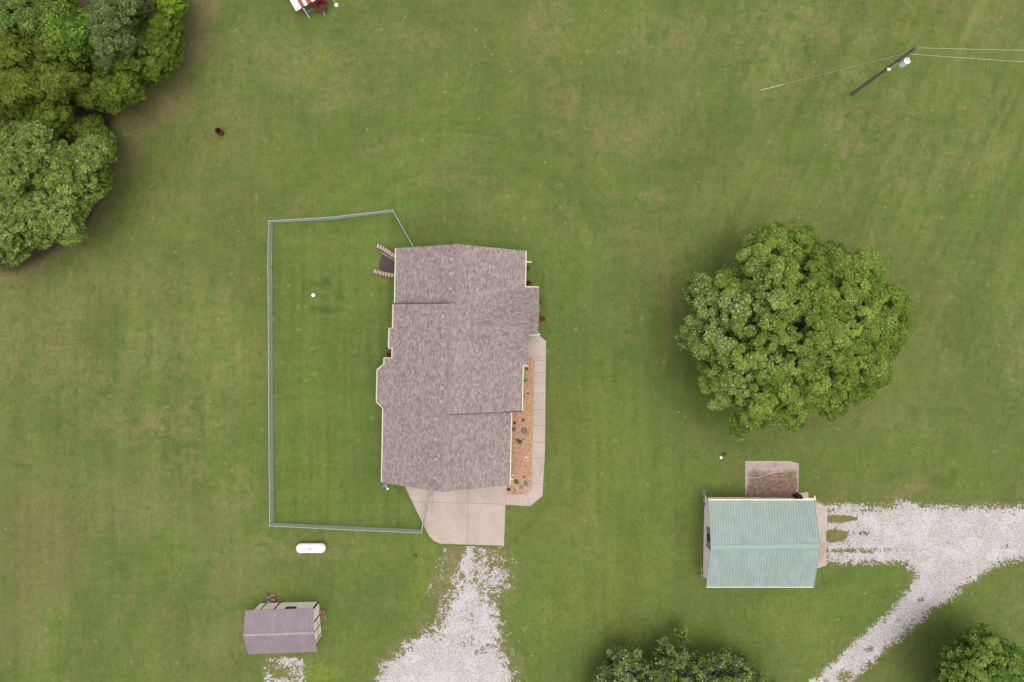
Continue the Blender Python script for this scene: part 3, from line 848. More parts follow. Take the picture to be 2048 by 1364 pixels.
    # walls
    W = MB(); o4 = .38
    def gable_box(uw, ue, ur, zr, v0_, v1_):
        zt = lambda u: zr-abs(u-ur)*HZ-T-.04
        prof = [(uw, 0), (ue, 0), (ue, zt(ue)), (ur, zt(ur)), (uw, zt(uw))]
        n = len(prof); vs = [(u, v0_, z) for u, z in prof]+[(u, v1_, z) for u, z in prof]
        W.add(vs, [tuple(range(n)), tuple(range(2*n-1, n-1, -1))]+[(i, i+n, (i+1) % n+n, (i+1) % n) for i in range(n)])
    gable_box(wA+o4, eA-o4, rA, zw(rA), vAB, vN-.3)
    gable_box(-5.05, 6.97-o4, rB, zwb(rB), vBC+.3, vAB-.3)
    gable_box(-5.92, 5.95-o4, rC, zwb(rC), vS+.3, vBC)
    W.box(-5.5, -5.0, 2.2, 3.4, 0, 2.75)
    W.prism([(-5.0,.5,2.2),(-5.9,.5,2.2),(-6.6,-.2,2.2),(-6.6,-3.4,2.2),(-5.94,-3.93,2.2),(-5.0,-3.93,2.2)], dz=2.2)
    W.box(6.6, 7.12, .9, 7.6, 0, 2.75)
    W.box(7.12, 8.0, 5.4, 7.6, 0, 2.75)
    def tri(uA, va, vb, zf, off=.02):
        vmid = (va+vb)/2
        W.add([(uA, va, 2.7), (uA, vb, 2.7), (uA, vmid, zf(vmid)-T-.03), (uA-.1, va, 2.7), (uA-.1, vb, 2.7), (uA-.1, vmid, zf(vmid)-T-.03)],
              [(0,1,2), (5,4,3), (0,3,4,1), (1,4,5,2), (2,5,3,0)])
    tri(7.3, v0+.3, v1-.3, zg); tri(8.2, w0+.3, v1-.3, zm)
    W.box(7.9, 8.05, 3.7, 3.85, 0, 2.72)
    wall = W.build('wall', M['siding'], root)
    # openings
    def window(u, v, z, wd, ht, face):
        fr = MB(); gl = MB()
        if face in 'EW':
            s = 1 if face == 'E' else -1
            fr.box(u, u+.05*s, v-wd/2-.07, v+wd/2+.07, z-.07, z+ht+.07) if s > 0 else fr.box(u-.05, u, v-wd/2-.07, v+wd/2+.07, z-.07, z+ht+.07)
            (gl.box(u+.05, u+.06, v-wd/2, v+wd/2, z, z+ht) if s > 0 else gl.box(u-.06, u-.05, v-wd/2, v+wd/2, z, z+ht))
        else:
            s = 1 if face == 'N' else -1
            a, b_ = (v, v+.05) if s > 0 else (v-.05, v)
            fr.box(u-wd/2-.07, u+wd/2+.07, a, b_, z-.07, z+ht+.07)
            a, b_ = (v+.05, v+.06) if s > 0 else (v-.06, v-.05)
            gl.box(u-wd/2, u+wd/2, a, b_, z, z+ht)
        f = fr.build('window', M['whitem'], root); gl.build('pane', M['glass'], f)
    window(eA-o4, 9.6, .9, 1.5, 1.3, 'E'); window(6.59, -1.8, .9, 1.8, 1.3, 'E'); window(5.57, -6, 1, 1.2, 1.1, 'E')
    window(wA+o4, 8.6, .9, 1.4, 1.3, 'W'); window(-6.6, -1.8, .8, 2.2, 1.3, 'W'); window(-5.92, -8, .9, 1.4, 1.2, 'W')
    window(-2.6, vN-.3, .9, 1.4, 1.3, 'N'); window(3.6, vN-.3, .9, 1.4, 1.3, 'N')
    d = MB(); d.box(-3.6, 1.6, vS+.24, vS+.3, 0.07, 2.3)
    for k in range(1, 5): d.box(-3.6, 1.6, vS+.225, vS+.24, .07+k*.446-.01, .07+k*.446+.01)
    d.build('garage_door', M['garage'], root)
    d = MB(); d.box(2.6, 5.2, vS+.24, vS+.3, 0.07, 2.3)
    for k in range(1, 5): d.box(2.6, 5.2, vS+.225, vS+.24, .07+k*.446-.01, .07+k*.446+.01)
    d.build('garage_door', M['garage'], root)
    d = MB(); d.box(7.12, 7.17, 4.0, 5.0, .08, 2.15); dd = d.build('front_door', M['darkred'], root)
    h = MB(); h.lathe((7.2, 4.1, 1.05), [(.02,-.05),(.035,0),(.02,.05)], 8); h.build('handle', M['grey'], dd)
    return inv
inv = house()

# satellite dish on the south-west roof corner
def dish():
    base = P(769, 969, 3.0)
    t = thing('satellite_dish', base-Vector((0,0,.25)), 'grey satellite dish with a white arm at the lower left roof corner', 'satellite dish')
    m = MB(); ax = Vector((.55, -.6, .55)).normalized(); u = ax.cross(Vector((0,0,1))).normalized(); v = ax.cross(u)
    prof = [(0, 0), (.12, .012), (.24, .05), (.32, .09), (.325, .10), (.24, .065), (.12, .03), (0, .02)]
    m.lathe((0, 0, .25), prof, 20, axis=(ax, u, v)); m.build('reflector', M['grey'], t, smooth=True)
    m = MB(); tip = ax*.62+Vector((0,0,.10)); m.beam(Vector((0,0,.12)), tip, .045, .045); m.beam(tip-u*.1, tip+u*.1, .1, .08)
    m.beam(tip, tip+ax*-.1, .1, .1)
    m.build('arm', M['whitem'], t)
    m = MB(); m.tube([(0,0,.2), (0,0,-.05), (.2,.15,-.25)], .025, 8); m.build('mast', M['grey'], t)
dish()

# ------------------------------------------------------------------ chain link fence
def fence():
    FH = 1.2
    # foot of the fence (z=0) worked out from the top rail seen in the photograph
    def tp(x, y): p = P(x, y, FH); return Vector((p.x, p.y, 0))
    pts = [tp(825,492), tp(785,420), tp(684,431.5), tp(655,434.5), tp(537,441.5), tp(536,497), tp(534.5,533), tp(536,568), tp(537,800), tp(539,1052), tp(690,1059.5), tp(842,1066), tp(851,1017), tp(864,977)]
    t = thing('chain_link_fence', pts[4], 'low galvanised chain link fence round the back yard', 'fence')
    o = pts[4]
    GATES = {(2,3): 'gate', (5,6): 'gate', (6,7): 'gate', (12,13): 'gate'}
    mesh_v = []
    def wires(a, b, mb, z0=.05, z1=FH-.03):
        L = (b-a).length; d = (b-a)/L; n = Vector((-d.y, d.x, 0)); r = .0046
        st = .075; hh = z1-z0
        k = -int(hh/st)-1
        while k*st < L:
            for sg in (1, -1):
                # line from (s0,z0) to (s0+hh*.9, z1)
                s0, s1 = k*st, k*st+hh*.85
                za, zb = z0, z1
                if s0 < 0: za = z0+(0-s0)/(s1-s0)*hh; s0c = 0
                else: s0c = s0
                if s1 > L: zb = z0+(L-s0)/(s1-s0)*hh; s1c = L
                else: s1c = s1
                if s1c-s0c > .02:
                    if sg < 0: zA, zB = z0+z1-za, z0+z1-zb
                    else: zA, zB = za, zb
                    A = a+d*s0c+Vector((0,0,zA))-o; B = a+d*s1c+Vector((0,0,zB))-o
                    q = (B-A).normalized(); e1 = n*r; e2 = q.cross(n).normalized()*r
                    of = n*(.003*sg)
                    vs = [A+of+e1, A+of-e1*.5+e2*.87, A+of-e1*.5-e2*.87, B+of+e1, B+of-e1*.5+e2*.87, B+of-e1*.5-e2*.87]
                    mb.add(vs, [(0,1,4,3), (1,2,5,4), (2,0,3,5)])
            k += 1
    def post(p, h=FH, r=.03):
        m = MB(); q = p-o; m.tube([(q.x, q.y, -.05), (q.x, q.y, h)], r, 8); m.lathe((q.x, q.y, h), [(r+.008, 0), (r+.008, .03), (.01, .06)], 8)
        return m.build('post', M['galv'], t)
    mesh = MB(); rail = MB()
    for i in range(len(pts)-1):
        a, b = pts[i], pts[i+1]
        L = (b-a).length; d = (b-a).normalized()
        if (i, i+1) in GATES:
            g = MB(); z = Vector((0,0,1)); a2, b2 = a+d*.07-o, b-d*.07-o
            for hh in (.08, FH-.05): g.tube([a2+z*hh, b2+z*hh], .022, 6)
            for q in (a2, b2): g.tube([q+z*.08, q+z*(FH-.05)], .022, 6)
            gt = g.build('gate', M['galv'], t)
            gm = MB(); wires(a+d*.08, b-d*.08, gm); gm.build('mesh', M['wire'], gt)
            post(a, FH+.05, .04); 
            continue
        wires(a, b, mesh)
        rail.tube([a-o+Vector((0,0,FH)), b-o+Vector((0,0,FH))], .021, 8)
        rail.tube([a-o+Vector((0,0,.05)), b-o+Vector((0,0,.05))], .006, 4)
        n = max(1, round(L/3.05))
        for k in range(n): post(a+d*(L*k/n), FH, .03 if k else .04)
    post(pts[-1], FH, .04)
    mesh.build('mesh', M['wire'], t); rail.build('rail', M['galv'], t)
fence()

# ------------------------------------------------------------------ ribbed metal roofs
def ribbed(name, A, B, C, D, mat, ribm, parent, step, thick=.05, o=Vector((0,0,0)), rw=.05, rh=.035):
    """A,B = ends of the eave, D,C = ends of the ridge above A,B"""
    m = MB(); A, B, C, D = [Vector(p)-o for p in (A, B, C, D)]
    n = (B-A).cross(D-A).normalized()
    if n.z < 0: n = -n
    tp = [A, B, C, D]
    if (B-A).cross(D-A).z < 0: tp = tp[::-1]
    m.prism(tp, dz=thick)
    L = ((B-A).length+(C-D).length)/2; k = int(L/step)
    for i in range(k+1):
        f = (i+.0)/k
        p = A.lerp(B, f); q = D.lerp(C, f)
        ax = (q-p).normalized(); sd_ = ax.cross(n).normalized()
        c = (p+q)/2+n*(rh/2+.001)
        l = (q-p).length/2
        vs = []
        for e in (-1, 1):
            for s_, h in ((-rw/2, -rh/2), (rw/2, -rh/2), (rw*.25, rh/2), (-rw*.25, rh/2)):
                vs.append(c+ax*l*e+sd_*s_+n*h)
        m.add(vs, [(0,1,2,3)[::-1], (4,5,6,7), (0,1,5,4), (1,2,6,5), (2,3,7,6), (3,0,4,7)], 1)
    return m.build(name, [mat, ribm], parent)

def barn():
    ze, zp = 2.75, 3.85
    nw, ne = P(1418,1001,ze), P(1629,1001,ze); sw, se = P(1413,1174,ze), P(1627,1174,ze)
    rw, re = P(1422.5,1095,zp), P(1640,1092,zp)
    base = P(1525, 1080)
    t = thing('metal_barn', base, 'pale walled barn with a light green ribbed metal roof', 'barn')
    r1 = ribbed('roof', nw, ne, re, rw, M['barnroof'], M['barnrib'], t, .26, o=base, rw=.08, rh=.045)
    r2 = ribbed('roof', sw, se, re, rw, M['barnroof'], M['barnrib'], t, .26, o=base, rw=.08, rh=.045)
    m = MB(); d = (re-rw).normalized()
    for sg, e in ((1, nw), (-1, sw)):
        s = ((e-rw)-d*((e-rw).dot(d))).normalized()
        up = Vector((0,0,.05))
        tp = [rw-base+up, re-base+up, re-base+up+s*.22, rw-base+up+s*.22]
        if (tp[1]-tp[0]).cross(tp[2]-tp[0]).z < 0: tp = tp[::-1]
        m.prism(tp, dz=.015)
    m.build('ridge_cap', M['barnridge'], t)
    # walls
    wz = Vector((0,0,0))
    c = {'nw': P(1409,996), 'ne': P(1602,996), 'se': P(1600,1149), 'sw': P(1406,1149)}
    c = {k: v-base for k, v in c.items()}
    m = MB()
    def wall(a, b, za, zb, pk=None):
        a, b = c[a], c[b]
        vs = [Vector((a.x,a.y,0)), Vector((b.x,b.y,0)), Vector((b.x,b.y,zb))]
        if pk: md = (a+b)/2; vs.append(Vector((md.x, md.y, pk)))
        vs.append(Vector((a.x,a.y,za)))
        m.add(vs, [tuple(range(len(vs)))])
    H1 = 2.68; HP = 3.76
    wall('nw','sw',H1,H1,HP); wall('sw','se',H1,H1); wall('se','ne',H1,H1,HP); wall('ne','nw',H1,H1)
    # wall panel ribs
    for a, b in (('nw','sw'),('se','ne')):
        A, B = c[a], c[b]; n = int((B-A).length/.3); dd = (B-A).normalized(); out = Vector((dd.y, -dd.x, 0))
        if out.dot((A+B)/2) < 0: out = -out
        for k in range(n+1):
            p = A+(B-A)*k/n; f = 1-abs(k/n-.5)*2; top = H1+(HP-H1)*f-.02
            m.obox(p+out*.008+Vector((0,0,top/2)), dd, out, Vector((0,0,1)), .02, .008, top/2)
    m.build('wall', M['barnwall'], t)
    # corner and rake trim
    for a, pk in ((nw, rw), (sw, rw), (ne, re), (se, re)):
        m = MB(); m.beam(a-base, pk-base, .05, .12); m.build('rake_trim', M['barnridge'], t)
    m = MB(); m.beam(nw-base+Vector((0,.06,-.08)), ne-base+Vector((0,.06,-.08)), .12, .1); m.build('gutter', M['cream'], t)
    m = MB(); m.beam(sw-base+Vector((0,-.03,-.06)), se-base+Vector((0,-.03,-.06)), .05, .1)
    m.build('eave_trim', M['barnwall'], t)
    for k in range(6):
        p = nw.lerp(ne, (k+.6)/6)-base; m = MB(); m.beam(p+Vector((0,-.08,-.01)), p+Vector((0,.17,-.01)), .06, .03); m.build('gutter_strap', M['white'], t)
    # west window with shutters
    w = MB(); W0 = c['nw'].lerp(c['sw'], .5); x = W0.x-.03
    w.box(x-.04, x, W0.y-.1, W0.y+.75, 1.25, 2.25); f = w.build('window', M['brownwood'], t)
    w = MB(); w.box(x-.055, x-.04, W0.y-.02, W0.y+.67, 1.33, 2.17); w.build('pane', M['glass'], f)
    for dy in (-.45, 1.1):
        w = MB(); w.box(x-.05, x, W0.y+dy-.22, W0.y+dy+.22, 1.15, 2.35)
        for k in range(8): w.box(x-.065, x-.05, W0.y+dy-.17, W0.y+dy+.17, 1.22+k*.135, 1.30+k*.135)
        w.build('shutter', M['bluegrey'], t)
    # east doors
    e = c['ne'].lerp(c['se'], .28); w = MB(); w.box(e.x, e.x+.05, e.y-1.4, e.y+1.4, .05, 2.4); w.build('garage_door', M['garage'], t)
    e = c['ne'].lerp(c['se'], .72); w = MB(); w.box(e.x, e.x+.05, e.y-1.4, e.y+1.4, .05, 2.4); w.build('garage_door', M['garage'], t)
    # footing strip seen along the north wall
    b = MB(); a, q = P(1416,996.5)-base, P(1628,998)-base
    b.prism([a+Vector((0,.12,.1)), a+Vector((0,-.3,.1)), q+Vector((0,-.3,.1)), q+Vector((0,.12,.1))], dz=.1)
    b.build('footing', M['cream'], t)
    # posts at the west corners with white downspouts
    for i, (px, py) in enumerate([(1412, 1000), (1630, 1001)]):
        p = P(px, py)-base; m = MB(); m.box(p.x-.05, p.x+.05, p.y-.05, p.y+.05, .1, 2.65); m.beam(p+Vector((0,0,.15)), p+Vector((-.1,.5,.08)), .09, .07)
        m.build('downspout', M['whitem'], t)
barn()

def shed():
    zn, zr, zs = 2.2, 2.75, 1.78
    nw, ne = P(490.6,1220.5,zn), P(627,1216.5,zn); rw, re = P(487,1270.5,zr), P(628.5,1266,zr); sw, se = P(497,1308.5,zs), P(634,1303.5,zs)
    base = P(575, 1245); t = thing('garden_shed', base, 'small cream shed with dark trim and mauve ribbed metal roof', 'shed')
    ribbed('roof', nw, ne, re, rw, M['shedroof'], M['shedrib'], t, .225, o=base, rw=.045, rh=.03)
    ribbed('roof', sw, se, re, rw, M['shedroof'], M['shedrib'], t, .225, o=base, rw=.045, rh=.03)
    m = MB(); up = Vector((0,0,.05))
    for e in (nw, sw):
        d = (re-rw).normalized(); s = ((e-rw)-d*((e-rw).dot(d))).normalized()
        tp = [rw-base+up, re-base+up, re-base+up+s*.14, rw-base+up+s*.14]
        if (tp[1]-tp[0]).cross(tp[2]-tp[0]).z < 0: tp = tp[::-1]
        m.prism(tp, dz=.015)
    m.build('ridge_cap', M['shedrib'], t)
    c = {'nw': P(520.5,1206.5)-base, 'ne': P(637.3,1203)-base, 'se': P(643.2,1270)-base}
    c['sw'] = c['nw']+(c['se']-c['ne'])
    m = MB()
    def wall(a, b, za, zb, mid=None):
        a, b = c[a], c[b]; vs = [Vector((a.x,a.y,0)), Vector((b.x,b.y,0)), Vector((b.x,b.y,zb))]
        if mid: q = a.lerp(b, mid[0]); vs.append(Vector((q.x,q.y,mid[1])))
        vs.append(Vector((a.x,a.y,za))); m.add(vs, [tuple(range(len(vs)))])
    zw = 2.14; zS = 2.05
    wall('ne','se',zw,zS,(.57,2.66)); wall('se','sw',zS,zS); wall('sw','nw',zS,zw,(.43,2.66)); wall('nw','ne',zw,zw)
    m.build('wall', M['shedwall'], t)
    def onwall(a, b, f0, f1, z0, z1, th, mat, name, par=t, slant=0):
        A, B = c[a], c[b]; d = (B-A).normalized(); out = Vector((d.y, -d.x, 0))
        if out.dot((A+B)/2-(c['nw']+c['se'])/2) < 0: out = -out
        p = A.lerp(B, (f0+f1)/2); hw = (B-A).length*(f1-f0)/2
        k = MB(); k.obox(p+out*th/2+Vector((0,0,(z0+z1)/2)), d, out, Vector((0,0,1)), hw, th/2, (z1-z0)/2)
        return k.build(name, mat, par)
    for f in (.0, .012): pass
    onwall('nw','ne',.985,1.0,0,2.12,.03,M['darktrim'],'trim'); onwall('nw','ne',.105,.125,.0,2.1,.03,M['darktrim'],'trim')
    onwall('nw','ne',.33,.35,0,2.1,.03,M['darktrim'],'trim')
    dd = onwall('nw','ne',.13,.325,.1,2.0,.04,M['shedwall'],'door'); onwall('nw','ne',.14,.315,1.0,1.06,.06,M['yellow'],'door_bar',dd)
    wf = onwall('nw','ne',.515,.695,1.15,1.85,.03,M['darktrim'],'window'); onwall('nw','ne',.53,.68,1.2,1.8,.04,M['glass'],'pane',wf)
    for f in (.0, .36, .625, .9): onwall('ne','se',f,f+.035,0,2.12 if f != .625 else 2.4,.03,M['darktrim'],'trim')
    d2 = onwall('ne','se',.395,.625,.12,2.0,.025,M['shedwall'],'door'); onwall('ne','se',.41,.61,1.0,1.03,.045,M['darktrim'],'door_bar',d2)
    d3 = onwall('ne','se',.66,.9,.12,2.0,.025,M['shedwall'],'door'); onwall('ne','se',.67,.89,1.0,1.03,.045,M['darktrim'],'door_bar',d3)
    # wooden ramps
    s = thing('wooden_step', P(542.5,1196,0), 'brown slatted wooden step at the north door of the shed', 'step', 'wooden steps at the shed doors')
    m = MB()
    for k in range(4):
        m.box(-.42, -.02, -.42+k*.22, -.42+k*.22+.17, .12, .16, k % 2); m.box(.02, .42, -.42+k*.22, -.42+k*.22+.17, .12, .16, (k+1) % 2)
    m.build('tread', [M['deckwood'], M['brownwood']], s)
    for x in (-.4, 0, .4):
        m = MB(); m.box(x-.03, x+.03, -.42, .42, 0, .12); m.build('stringer', M['brownwood'], s)
    s2 = copy_tree(s); s2.location = P(646.5,1227,0); s2.rotation_euler = (0,0,math.pi/2); s2.scale = (.95,.62,1)
    s2['label'] = 'pale slatted wooden step at the east door of the shed'
shed()

# ------------------------------------------------------------------ gas tank
def tank():
    base = P(626.5, 1091.5); t = thing('propane_tank', base, 'long white propane tank lying on the lawn above the shed', 'gas tank')
    m = MB(); r = .475; L = 1.02; X = Vector((1,0,0)); cz = .75; prof = []
    for k in range(9):
        a = math.pi/2*k/8; prof.append((r*math.sin(a), -L-r*.9*math.cos(a)))
    for k in range(9):
        a = math.pi/2*k/8; prof.append((r*math.cos(a), L+r*.9*math.sin(a)))
    m.lathe((0,0,cz), prof, 32, axis=(X, Vector((0,1,0)), Vector((0,0,1)))); m.build('tank_shell', M['white'], t, smooth=True)
    m = MB(); m.lathe((0,0,cz+r-.05), [(.19,0),(.19,.14),(.16,.19),(.06,.22)], 8); h = m.build('valve_dome', M['tankgrey'], t)
    m = MB(); m.box(.02,.12,-.03,.03,cz+r+.17,cz+r+.19); m.build('latch', M['grey'], h)
    for x in (-.75, .75):
        m = MB(); m.box(x-.06, x+.06, -.3, .3, 0, .5); m.box(x-.15, x+.15, -.38, .38, -.02, .08); m.build('leg', M['greystone'], t)
tank()

# ------------------------------------------------------------------ utility pole and lines
def pole():
    b = P(1704, 188); top = 10.8; t = thing('utility_pole', b, 'tall leaning-looking wooden utility pole at upper right', 'utility pole')
    t['label'] = 'tall dark wooden utility pole at upper right'
    m = MB(); m.tube([(0,0,-.1),(0,0,3),(0,0,7),(0,0,top)], [.17,.16,.14,.115], 12); m.build('shaft', M['wood'], t)
    m = MB(); m.lathe((0.02,0.02,top), [(.05,-.3),(.05,.1),(.08,.12),(.08,.2),(.05,.22),(.05,.3)], 10); m.tube([(.05,0,top-.1),(.45,0,top-.06)], .035, 8); m.build('insulator', M['grey'], t)
    z = 9.0
    tr = MB(); c = Vector((.34, -.36, 0))
    tr.lathe((c.x, c.y, z-.9), [(.22,0),(.25,.03),(.25,.8),(.27,.82),(.27,.88),(.1,.93)], 20); tb = tr.build('transformer', M['whitesheet'], t, smooth=False)
    q = MB()
    for dx, dy in ((-.08,.1),(.12,.02)):
        q.lathe((c.x+dx, c.y+dy, z), [(.04,0),(.06,.05),(.035,.08),(.06,.13),(.03,.2)], 8)
    q.build('bushing', M['grey'], tb)
    for zz in (z-.3, z-.7):
        q = MB(); q.beam((.08,-.08,zz),(c.x-.1,c.y+.12,zz),.08,.06); q.build('bracket', M['grey'], t)
    q = MB(); q.lathe((.0,-.16,6.55), [(.02,0),(.14,.02),(.18,.12),(.16,.22),(.05,.3)], 14); q.build('meter_head', M['white'], t)
    q = MB(); q.tube([(.06,-.14,6.8),(.04,-.14,8.0)], .035, 8); q.build('conduit', M['whitem'], t)
    q = MB(); q.lathe((-.25,.12,7.4), [(.03,0),(.06,.05),(.03,.15)], 8); q.tube([(0,0,7.4),(-.25,.12,7.42)], .02, 6); q.build('service_hook', M['grey'], t)
    def line(name, pts, r, label, mat, group='wires at the utility pole'):
        m = MB(); a = Vector(pts[0]); m.tube(pts, r, 5, cap=False); o = m.build(name, mat, origin=a); tag(o, label, 'wire', group); return o
    def sag(a, b, s, n=24): return [a.lerp(b, k/n)-Vector((0,0,s*4*(k/n)*(1-k/n))) for k in range(n+1)]
    a = b+Vector((.4,0,top-.05)); e = P(2900,104,9.5)
    line('power_line', sag(a, e, .5), .017, 'upper thin wire running right from the pole top', M['line'])
    a = b+Vector((.15,-.1,9.75)); e = P(2900,166,9.0)
    line('power_line', sag(a, e, .5), .017, 'lower thin wire running right from above the transformer', M['line'])
    # twisted service drop
    a = b+Vector((-.25,.12,7.5)); e = P(1690,-92,6.6)
    m = MB(); n = 120
    for ph in (0, 2.1, 4.2):
        ps = []
        for k in range(n+1):
            p = a.lerp(e, k/n)-Vector((0,0,.6*4*(k/n)*(1-k/n))); an = ph+k*.9
            ps.append(p+Vector((math.cos(an)*.016, math.sin(an)*.008, math.sin(an)*.016)))
        m.tube(ps, .009, 4, cap=False, mi=0 if ph else 1)
    tag(m.build('service_cable', [M['black'], M['line']], origin=a), 'twisted dark and bright cable running up from the pole', 'wire', 'wires at the utility pole')
    anc = P(1519, 181)
    gt = b+Vector((-.1,0,9.8))
    g = thing('guy_wire', anc, 'slanting guy wire with a pale guard left of the pole', 'guy wire', 'wires at the utility pole')
    m = MB(); m.tube([Vector((0,0,0)), gt-anc], .013, 5); m.build('cable', M['line'], g)
    m = MB(); m.tube([(gt-anc)*.004, (gt-anc)*.185], .035, 8); m.build('guard', M['guard'], g)
pole()

# ------------------------------------------------------------------ burn barrel, well cap, retaining walls, lean-to
def lawn_things():
    b = P(443.5, 266.5); t = thing('burn_barrel', b, 'rusty open burn barrel standing on the upper left lawn', 'barrel')
    m = MB(); m.lathe((0,0,0), [(.29,0),(.29,.28),(.305,.30),(.29,.32),(.29,.58),(.305,.60),(.29,.62),(.29,.88),(.31,.9),(.27,.9),(.27,.08),(.02,.06)], 24); m.build('drum', [M['rust']], t)
    m = MB(); m.lathe((0,0,.09), [(.265,0),(.265,.3),(.2,.36),(.02,.33)], 20); m.build('ash_fill', M['soot'], t)
    m = MB(); m.rock((.22,-.22,.05), .16,.12,.07, 3); tag(m.build('ash_stone', M['ash'], origin=b), 'pale flat stone at the foot of the burn barrel', 'stone')
    b = P(628.5, 591); t = thing('well_cap', b, 'small round white well cap in the fenced yard', 'well cap')
    m = MB(); m.lathe((0,0,0), [(.1,0),(.1,.3)], 14); m.build('casing', M['whitem'], t)
    m = MB(); m.lathe((0,0,.3), [(.17,0),(.18,.03),(.17,.09),(.1,.13)], 8)
    for k in range(6):
        a = k*math.pi/3; m.box(math.cos(a)*.17-.03, math.cos(a)*.17+.03, math.sin(a)*.17-.03, math.sin(a)*.17+.03, .3, .37)
    m.build('cap', M['white'], t)
    # retaining walls by the north-west corner of the house
    def rwall(name, pts, n, label, h, seed):
        r = random.Random(seed); P3 = [P(x, y, h) for x, y in pts]
        L = [0]; 
        for a, c in zip(P3[:-1], P3[1:]): L.append(L[-1]+(c-a).length)
        tot = L[-1]; org = Vector((P3[0].x, P3[0].y, 0)); m = MB()
        def at(s):
            for i in range(len(P3)-1):
                if s <= L[i+1] or i == len(P3)-2:
                    return P3[i].lerp(P3[i+1], (s-L[i])/(L[i+1]-L[i])), (P3[i+1]-P3[i]).normalized()
        for k in range(n):
            p, d = at(tot*(k+.5)/n); nn = Vector((-d.y, d.x, 0)); bw = tot/n*.37
            for j in range(3 if h > .4 else 2):
                hh = h/(3 if h > .4 else 2); off = .012*j*(1 if name else 1)
                an = r.uniform(-.05,.05); dd = Vector((d.x*math.cos(an)-d.y*math.sin(an), d.x*math.sin(an)+d.y*math.cos(an), 0)); n2 = Vector((-dd.y, dd.x, 0))
                top = j == (2 if h > .4 else 1)
                c = Vector((p.x, p.y, hh*(j+.5)))
                m.obox(c, dd, n2, Vector((0,0,1)), bw if top else bw*1.3, .19 if top else .17, hh/2-.003, 0 if top else 1)
        o = m.build('retaining_wall', [M['block'], M['blockside']], origin=org, bevel=.012)
        tag(o, label, 'retaining wall')
    rwall('n', [(753.5,490.5),(763,495),(773,501.5),(782,508),(796,516)], 9, 'upper curved wall of pink blocks at the house corner', .55, 1)
    rwall('s', [(747,541.5),(758,545),(770,548),(782,550),(798,552)], 9, 'lower wall of pink blocks at the house corner', .4, 2)
    m = MB(); m.prism([P(x, y)+Vector((0,0,.03)) for x, y in [(765,507),(761,518),(758,536),(762,543),(805,548),(805,528),(790,520)]], dz=.08)
    tag(m.build('mulch_bed', M['mulch']), 'dark mulch between the two block walls', 'mulch bed', kind='structure')
    m = MB(); m.beam(P(764,506)+Vector((0,0,.06)), P(790,521)+Vector((0,0,.06)), .14, .12); tag(m.build('landscape_timber', M['deckwood']), 'pale timber edging the dark mulch below the upper wall', 'timber')
    # small white cup and pink flower by the barn
    b = P(1440.5, 914.5); t = thing('white_bucket', b, 'small white bucket on the grass above the barn', 'bucket')
    m = MB(); m.lathe((0,0,0), [(.1,0),(.13,.28),(.12,.28),(.1,.24),(.02,.22)], 14); m.build('pail', M['white'], t)
    m = MB(); m.tube([(-.12,0,.27),(-.15,-.03,.1),(-.05,-.1,.03)], .008, 5); m.build('handle', M['black'], t)
    m = MB(); pts = [P(1338,1086),P(1341,1081),P(1340,1075),P(1344,1070),P(1352,1068),P(1357,1064),P(1355,1058)]
    m.tube([p+Vector((0,0,.02)) for p in pts], .016, 6); o = m.build('garden_hose', M['hose'], origin=P(1345,1074)); tag(o, 'short curl of yellow hose lying on the lawn', 'hose')
lawn_things()

